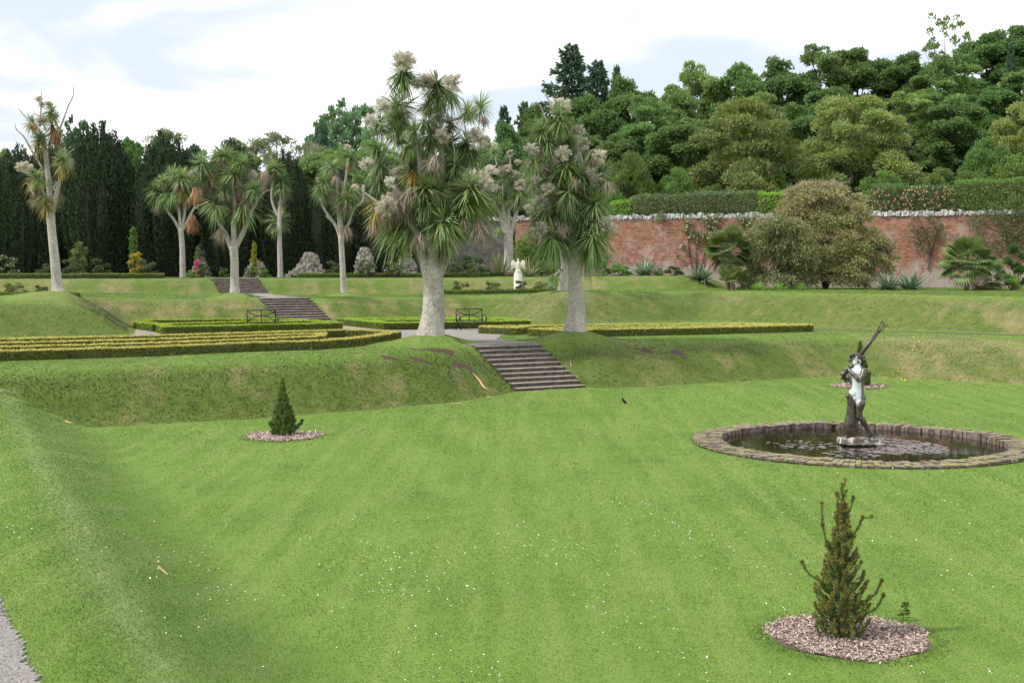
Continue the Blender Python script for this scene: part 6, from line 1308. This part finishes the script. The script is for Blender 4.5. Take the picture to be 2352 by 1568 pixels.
for i, (x, w_, h_, mt, lb) in enumerate([(466, 44, 34, M_H4, 'dark mounded dwarf conifer right of the azalea'), (440, 26, 16, M_DAY, 'low bright plant at the foot of the azalea'), (608, 40, 22, M_DAY, 'low green cushion plant at the head of the topmost steps'), (574, 30, 28, M_AG, 'grey-green cushion plant left of the head of the topmost steps'), (512, 30, 24, M_SCRUB, 'small shrub beside the top step'), (455, 24, 80, M_WEEP, 'pale narrow plant rising behind the azalea')]):
    bush('rockery_plant', lb, 'rockery plant', x, 634, 90 + (i == 5) * 3, w_, h_, mt, 900, .11, 90 + i, 'rockery plants')
M_ROCK = simple_mat('rockery_stone', (.13, .12, .10), (.40, .37, .33), 4, .9, .8, bd=.05)
def rockery(x, D, wpx, hpx, label, seed):
    random.seed(seed); p = Q(x, 640, D); t = empty('rockery', (p[0], p[1], gz(p[0], p[1])), 0, label, 'rockery', 'stone rockeries'); k = D / FPX; mb = MB(); n = int(wpx * hpx / 13)
    for i in range(n):
        v = random.random(); z = v * hpx * k; xx_ = random.uniform(-1, 1) * (1 - v * .75) * wpx * k / 2; s = random.uniform(.07, .17)
        mb.box((xx_, random.uniform(-.5, .3) * (1 - v), z), (s * 2.4, s * 1.6, s * 1.3), random.uniform(0, 3), s * .35)
    mb.build('stones', M_ROCK, t)
rockery(712, 92, 70, 55, 'tall rockery between the slim and the open-branched cabbage trees', 1); rockery(838, 92, 50, 66, 'narrow rockery with white roses, left of the big tree', 2); rockery(590, 93, 56, 36, 'low rockery behind the head of the topmost steps', 3); rockery(935, 91, 50, 56, 'rockery close to the left side of the big trunk', 4); rockery(460, 93, 44, 34, 'small rockery around the azalea', 5); rockery(700, 90.5, 90, 26, 'wide low rockery at the foot of the tall rockery', 6)
random.seed(99)
# thin rose growth behind the low hedges of the middle terrace
for i, (x, w_, h_, D, lb) in enumerate([(30, 80, 30, 68, 'wispy rose growth behind the short low hedge, left part'), (95, 60, 26, 68, 'wispy rose growth behind the short low hedge, right part'), (1060, 70, 28, 83, 'wispy rose growth right of the big trunk on the middle terrace'), (1130, 70, 26, 83, 'wispy rose growth left of the eagle pedestal'), (1196, 50, 30, 82.8, 'wispy rose growth round the eagle pedestal foot'), (1245, 60, 26, 83, 'wispy rose growth right of the eagle pedestal')]):
    bush('thin_roses', lb, 'rose bush', x, 660, D, w_, h_, leaf_mat('thin_rose', (.07, .09, .03), (.13, .15, .06)), 750, .10, 110 + i, 'thin rose rows', None, shell=.2)
# small things lying about: fallen sword leaves, weed in the mulch
M_FALL = simple_mat('fallen_leaf', (.36, .22, .10), (.52, .36, .19), 12, .7)
def fallen(pts, zz, w_, label):
    P = [G(x, y, z) for (x, y), z in zip(pts, zz)]; P = [np.array([p[0], p[1], gz(p[0], p[1]) + .05]) for p in P]; B0 = P[0]; S_ = spline([p - B0 for p in P], 4); mb = MB(); n = len(S_); vs = []
    for i, q in enumerate(S_): ww = w_ * math.sin(math.pi * (i + .4) / (n + .2)) + .004; vs += [tuple(q + [-ww, 0, 0]), tuple(q + [0, 0, .02]), tuple(q + [ww, 0, 0])]
    mb.add(vs, [f for i in range(n - 1) for f in ((3 * i, 3 * i + 1, 3 * i + 4, 3 * i + 3), (3 * i + 1, 3 * i + 2, 3 * i + 5, 3 * i + 4))]); tag(mb.build('fallen_leaf', M_FALL, None, loc=tuple(B0)), label, 'leaf', 'fallen cabbage tree leaves')
fallen([(1086, 845), (1100, 866), (1116, 885), (1143, 901)], [.9, .6, .35, .1], .04, 'long brown fallen leaf lying on the bank left of the lowest steps'); fallen([(1030, 931), (1060, 929)], [0, 0], .05, 'brown fallen leaf at the foot of the bank, on the lawn')
fallen([(1310, 865), (1322, 861), (1334, 858)], [.3, .5, .6], .05, 'tan fallen leaf at the right edge of the lowest steps'); fallen([(150, 965), (164, 966)], [.3, .3], .06, 'orange scrap of leaf in the grassy hollow at left'); fallen([(1376, 711), (1376, 722)], [2.0, 1.8], .05, 'brown leaf hanging on the bank right of the right trunk'); fallen([(362, 1257), (385, 1270)], [.8, .8], .006, 'brown leaf blade on the near grass bank'); fallen([(1118, 908), (1128, 916)], [.1, 0], .03, 'small brown leaf below the long fallen leaf')
wp = G(2075, 1425, 0); t = empty('weed', (wp[0], wp[1], .02), 0, 'green weed sprouting at the edge of the near mulch circle', 'weed')
M_WEED = leaf_mat('weed_leaf', (.05, .10, .02), (.10, .17, .03)); mb = MB(); mb.tube([(0, 0, 0), (.01, 0, .12), (.03, 0, .22)], [.006, .004, .003], 5); mb.build('stem', M_WEED, t)
q = []; r = np.random.default_rng(4)
for i in range(46): z = r.uniform(0, .22); a = r.uniform(0, 6.28); q.append(leafquads(np.array([[.12 * z, 0, z]]), np.array([[math.cos(a), math.sin(a), .1]]), .05 + .05 * (1 - z / .22) * (1 if z > .03 else 1.6), .03, r))
link('leaves', quads_mesh('leaves', np.concatenate(q), M_WEED), None, t)
# yellow flowers on the far bank
P = []
for (x, y, s) in [(2060, 815, 4), (2080, 818, 5), (2100, 812, 6), (2110, 806, 4), (2125, 822, 4), (2030, 820, 3), (2140, 812, 3), (2240, 808, 3), (2150, 816, 3), (2075, 822, 4)]:
    for j in range(s): g_ = G(x + random.gauss(0, 7), y + random.gauss(0, 3), .9); P.append([g_[0], g_[1], gz(g_[0], g_[1]) + .07])
P = np.array(P); tag(link('yellow_flowers', quads_mesh('yellow_flowers', leafquads(P, rand_dirs(len(P)) + [0, -1, .4], .09, .08), leaf_mat('yellow_flower', (.70, .45, .03), (.78, .55, .06)))), 'small yellow flowers on the far right bank', 'flowers', kind='stuff')
# leaf litter and ferns under the wood: one dense ground cover
n = 60000; s_ = rng.uniform(-2, 62, n); w_ = 2.5 + 75 * rng.uniform(0, 1, n) ** 1.5; Pg = WA[None] + WD[None] * s_[:, None] + WN[None] * w_[:, None]; zg = terrain(Pg)
qd = leafquads(np.column_stack([Pg, zg + rng.uniform(0, .5, n)]), unit(rand_dirs(n) + [0, 0, .6]), .4 * rng.uniform(.6, 1.3, n), .16)
tag(link('undergrowth', quads_mesh('undergrowth', qd, M_DRK)), 'dark ivy and fern undergrowth beneath the hillside wood', 'undergrowth', kind='stuff')

# ------------------------------------------------------------------ camera, light, sky
cam = bpy.data.cameras.new('camera'); co = bpy.data.objects.new('camera', cam); COL.objects.link(co)
co.location = (0, 0, HCAM); co.rotation_euler = (R(90) - PITCH, 0, 0)
cam.sensor_width = 36; cam.lens = 36 * FPX / 2352; cam.clip_end = 5000; cam.clip_start = .1
sc.camera = co
sunv = Vector((-.98, -.22, 1.15)).normalized()
el = math.asin(sunv.z)
sun = bpy.data.lights.new('sun', 'SUN'); sun.energy = 2.7; sun.angle = R(4); sun.color = (1, .95, .86)
so = bpy.data.objects.new('sun', sun); COL.objects.link(so); so.rotation_euler = sunv.to_track_quat('Z', 'Y').to_euler(); so.location = (-20, 0, 40)
w = bpy.data.worlds.new('World'); sc.world = w; w.use_nodes = True; nt = w.node_tree; nt.nodes.clear()
def wn(t, **k):
    nd = nt.nodes.new(t)
    for a, b in k.items(): setattr(nd, a, b)
    return nd
sky = wn('ShaderNodeTexSky', sky_type='NISHITA'); sky.sun_disc = False; sky.sun_elevation = el; sky.sun_rotation = math.atan2(sunv.x, sunv.y)
sky.air_density = 1.0; sky.dust_density = 2.0
tc = wn('ShaderNodeTexCoord'); mp = wn('ShaderNodeMapping'); mp.inputs['Scale'].default_value = (1.0, 1.0, 3.6); mp.inputs['Location'].default_value = (3.05, .15, .1)
nt.links.new(tc.outputs['Generated'], mp.inputs[0])
ns = wn('ShaderNodeTexNoise'); ns.inputs['Scale'].default_value = 4.2; ns.inputs['Detail'].default_value = 6; ns.inputs['Roughness'].default_value = .45; ns.inputs['Distortion'].default_value = .4
nt.links.new(mp.outputs[0], ns.inputs['Vector'])
mr = wn('ShaderNodeMapRange'); mr.interpolation_type = 'SMOOTHSTEP'; mr.inputs[1].default_value = .40; mr.inputs[2].default_value = .56; mr.inputs[3].default_value = .0; gc = Vector([float(q) for q in unit(ray(1080, 150))]); sc1 = wn('ShaderNodeVectorMath', operation='SUBTRACT'); nt.links.new(tc.outputs['Generated'], sc1.inputs[0]); sc1.inputs[1].default_value = gc
sc2 = wn('ShaderNodeVectorMath', operation='MULTIPLY'); nt.links.new(sc1.outputs[0], sc2.inputs[0]); sc2.inputs[1].default_value = (1, 1, 2.6); ln_ = wn('ShaderNodeVectorMath', operation='LENGTH'); nt.links.new(sc2.outputs[0], ln_.inputs[0])
gp = wn('ShaderNodeMapRange'); gp.interpolation_type = 'SMOOTHSTEP'; nt.links.new(ln_.outputs['Value'], gp.inputs[0]); gp.inputs[1].default_value = .04; gp.inputs[2].default_value = .40; gp.inputs[3].default_value = -.12; gp.inputs[4].default_value = .07
ad_ = wn('ShaderNodeMath', operation='ADD'); nt.links.new(ns.outputs['Fac'], ad_.inputs[0]); nt.links.new(gp.outputs[0], ad_.inputs[1]); nt.links.new(ad_.outputs[0], mr.inputs[0])
mx = wn('ShaderNodeMix', data_type='RGBA'); nt.links.new(mr.outputs[0], mx.inputs[0])
boost = wn('ShaderNodeMix', data_type='RGBA', blend_type='MIX'); boost.inputs[0].default_value = .88
nt.links.new(sky.outputs[0], boost.inputs[6]); boost.inputs[7].default_value = (5.7, 6.25, 6.9, 1)
nt.links.new(boost.outputs[2], mx.inputs[6]); mx.inputs[7].default_value = (9.2, 9.3, 9.5, 1)
bg = wn('ShaderNodeBackground'); bg.inputs[1].default_value = .1; nt.links.new(mx.outputs[2], bg.inputs[0])
wo = wn('ShaderNodeOutputWorld'); nt.links.new(bg.outputs[0], wo.inputs[0])
vs = sc.view_settings; vs.view_transform = 'Standard'; vs.look = 'None'; vs.gamma = 1; vs.exposure = .6; vs.use_curve_mapping = False
sc.render.engine = 'CYCLES'
sc.cycles.max_bounces = 6; sc.cycles.transparent_max_bounces = 4; sc.cycles.diffuse_bounces = 3; sc.cycles.glossy_bounces = 2; sc.cycles.transmission_bounces = 3
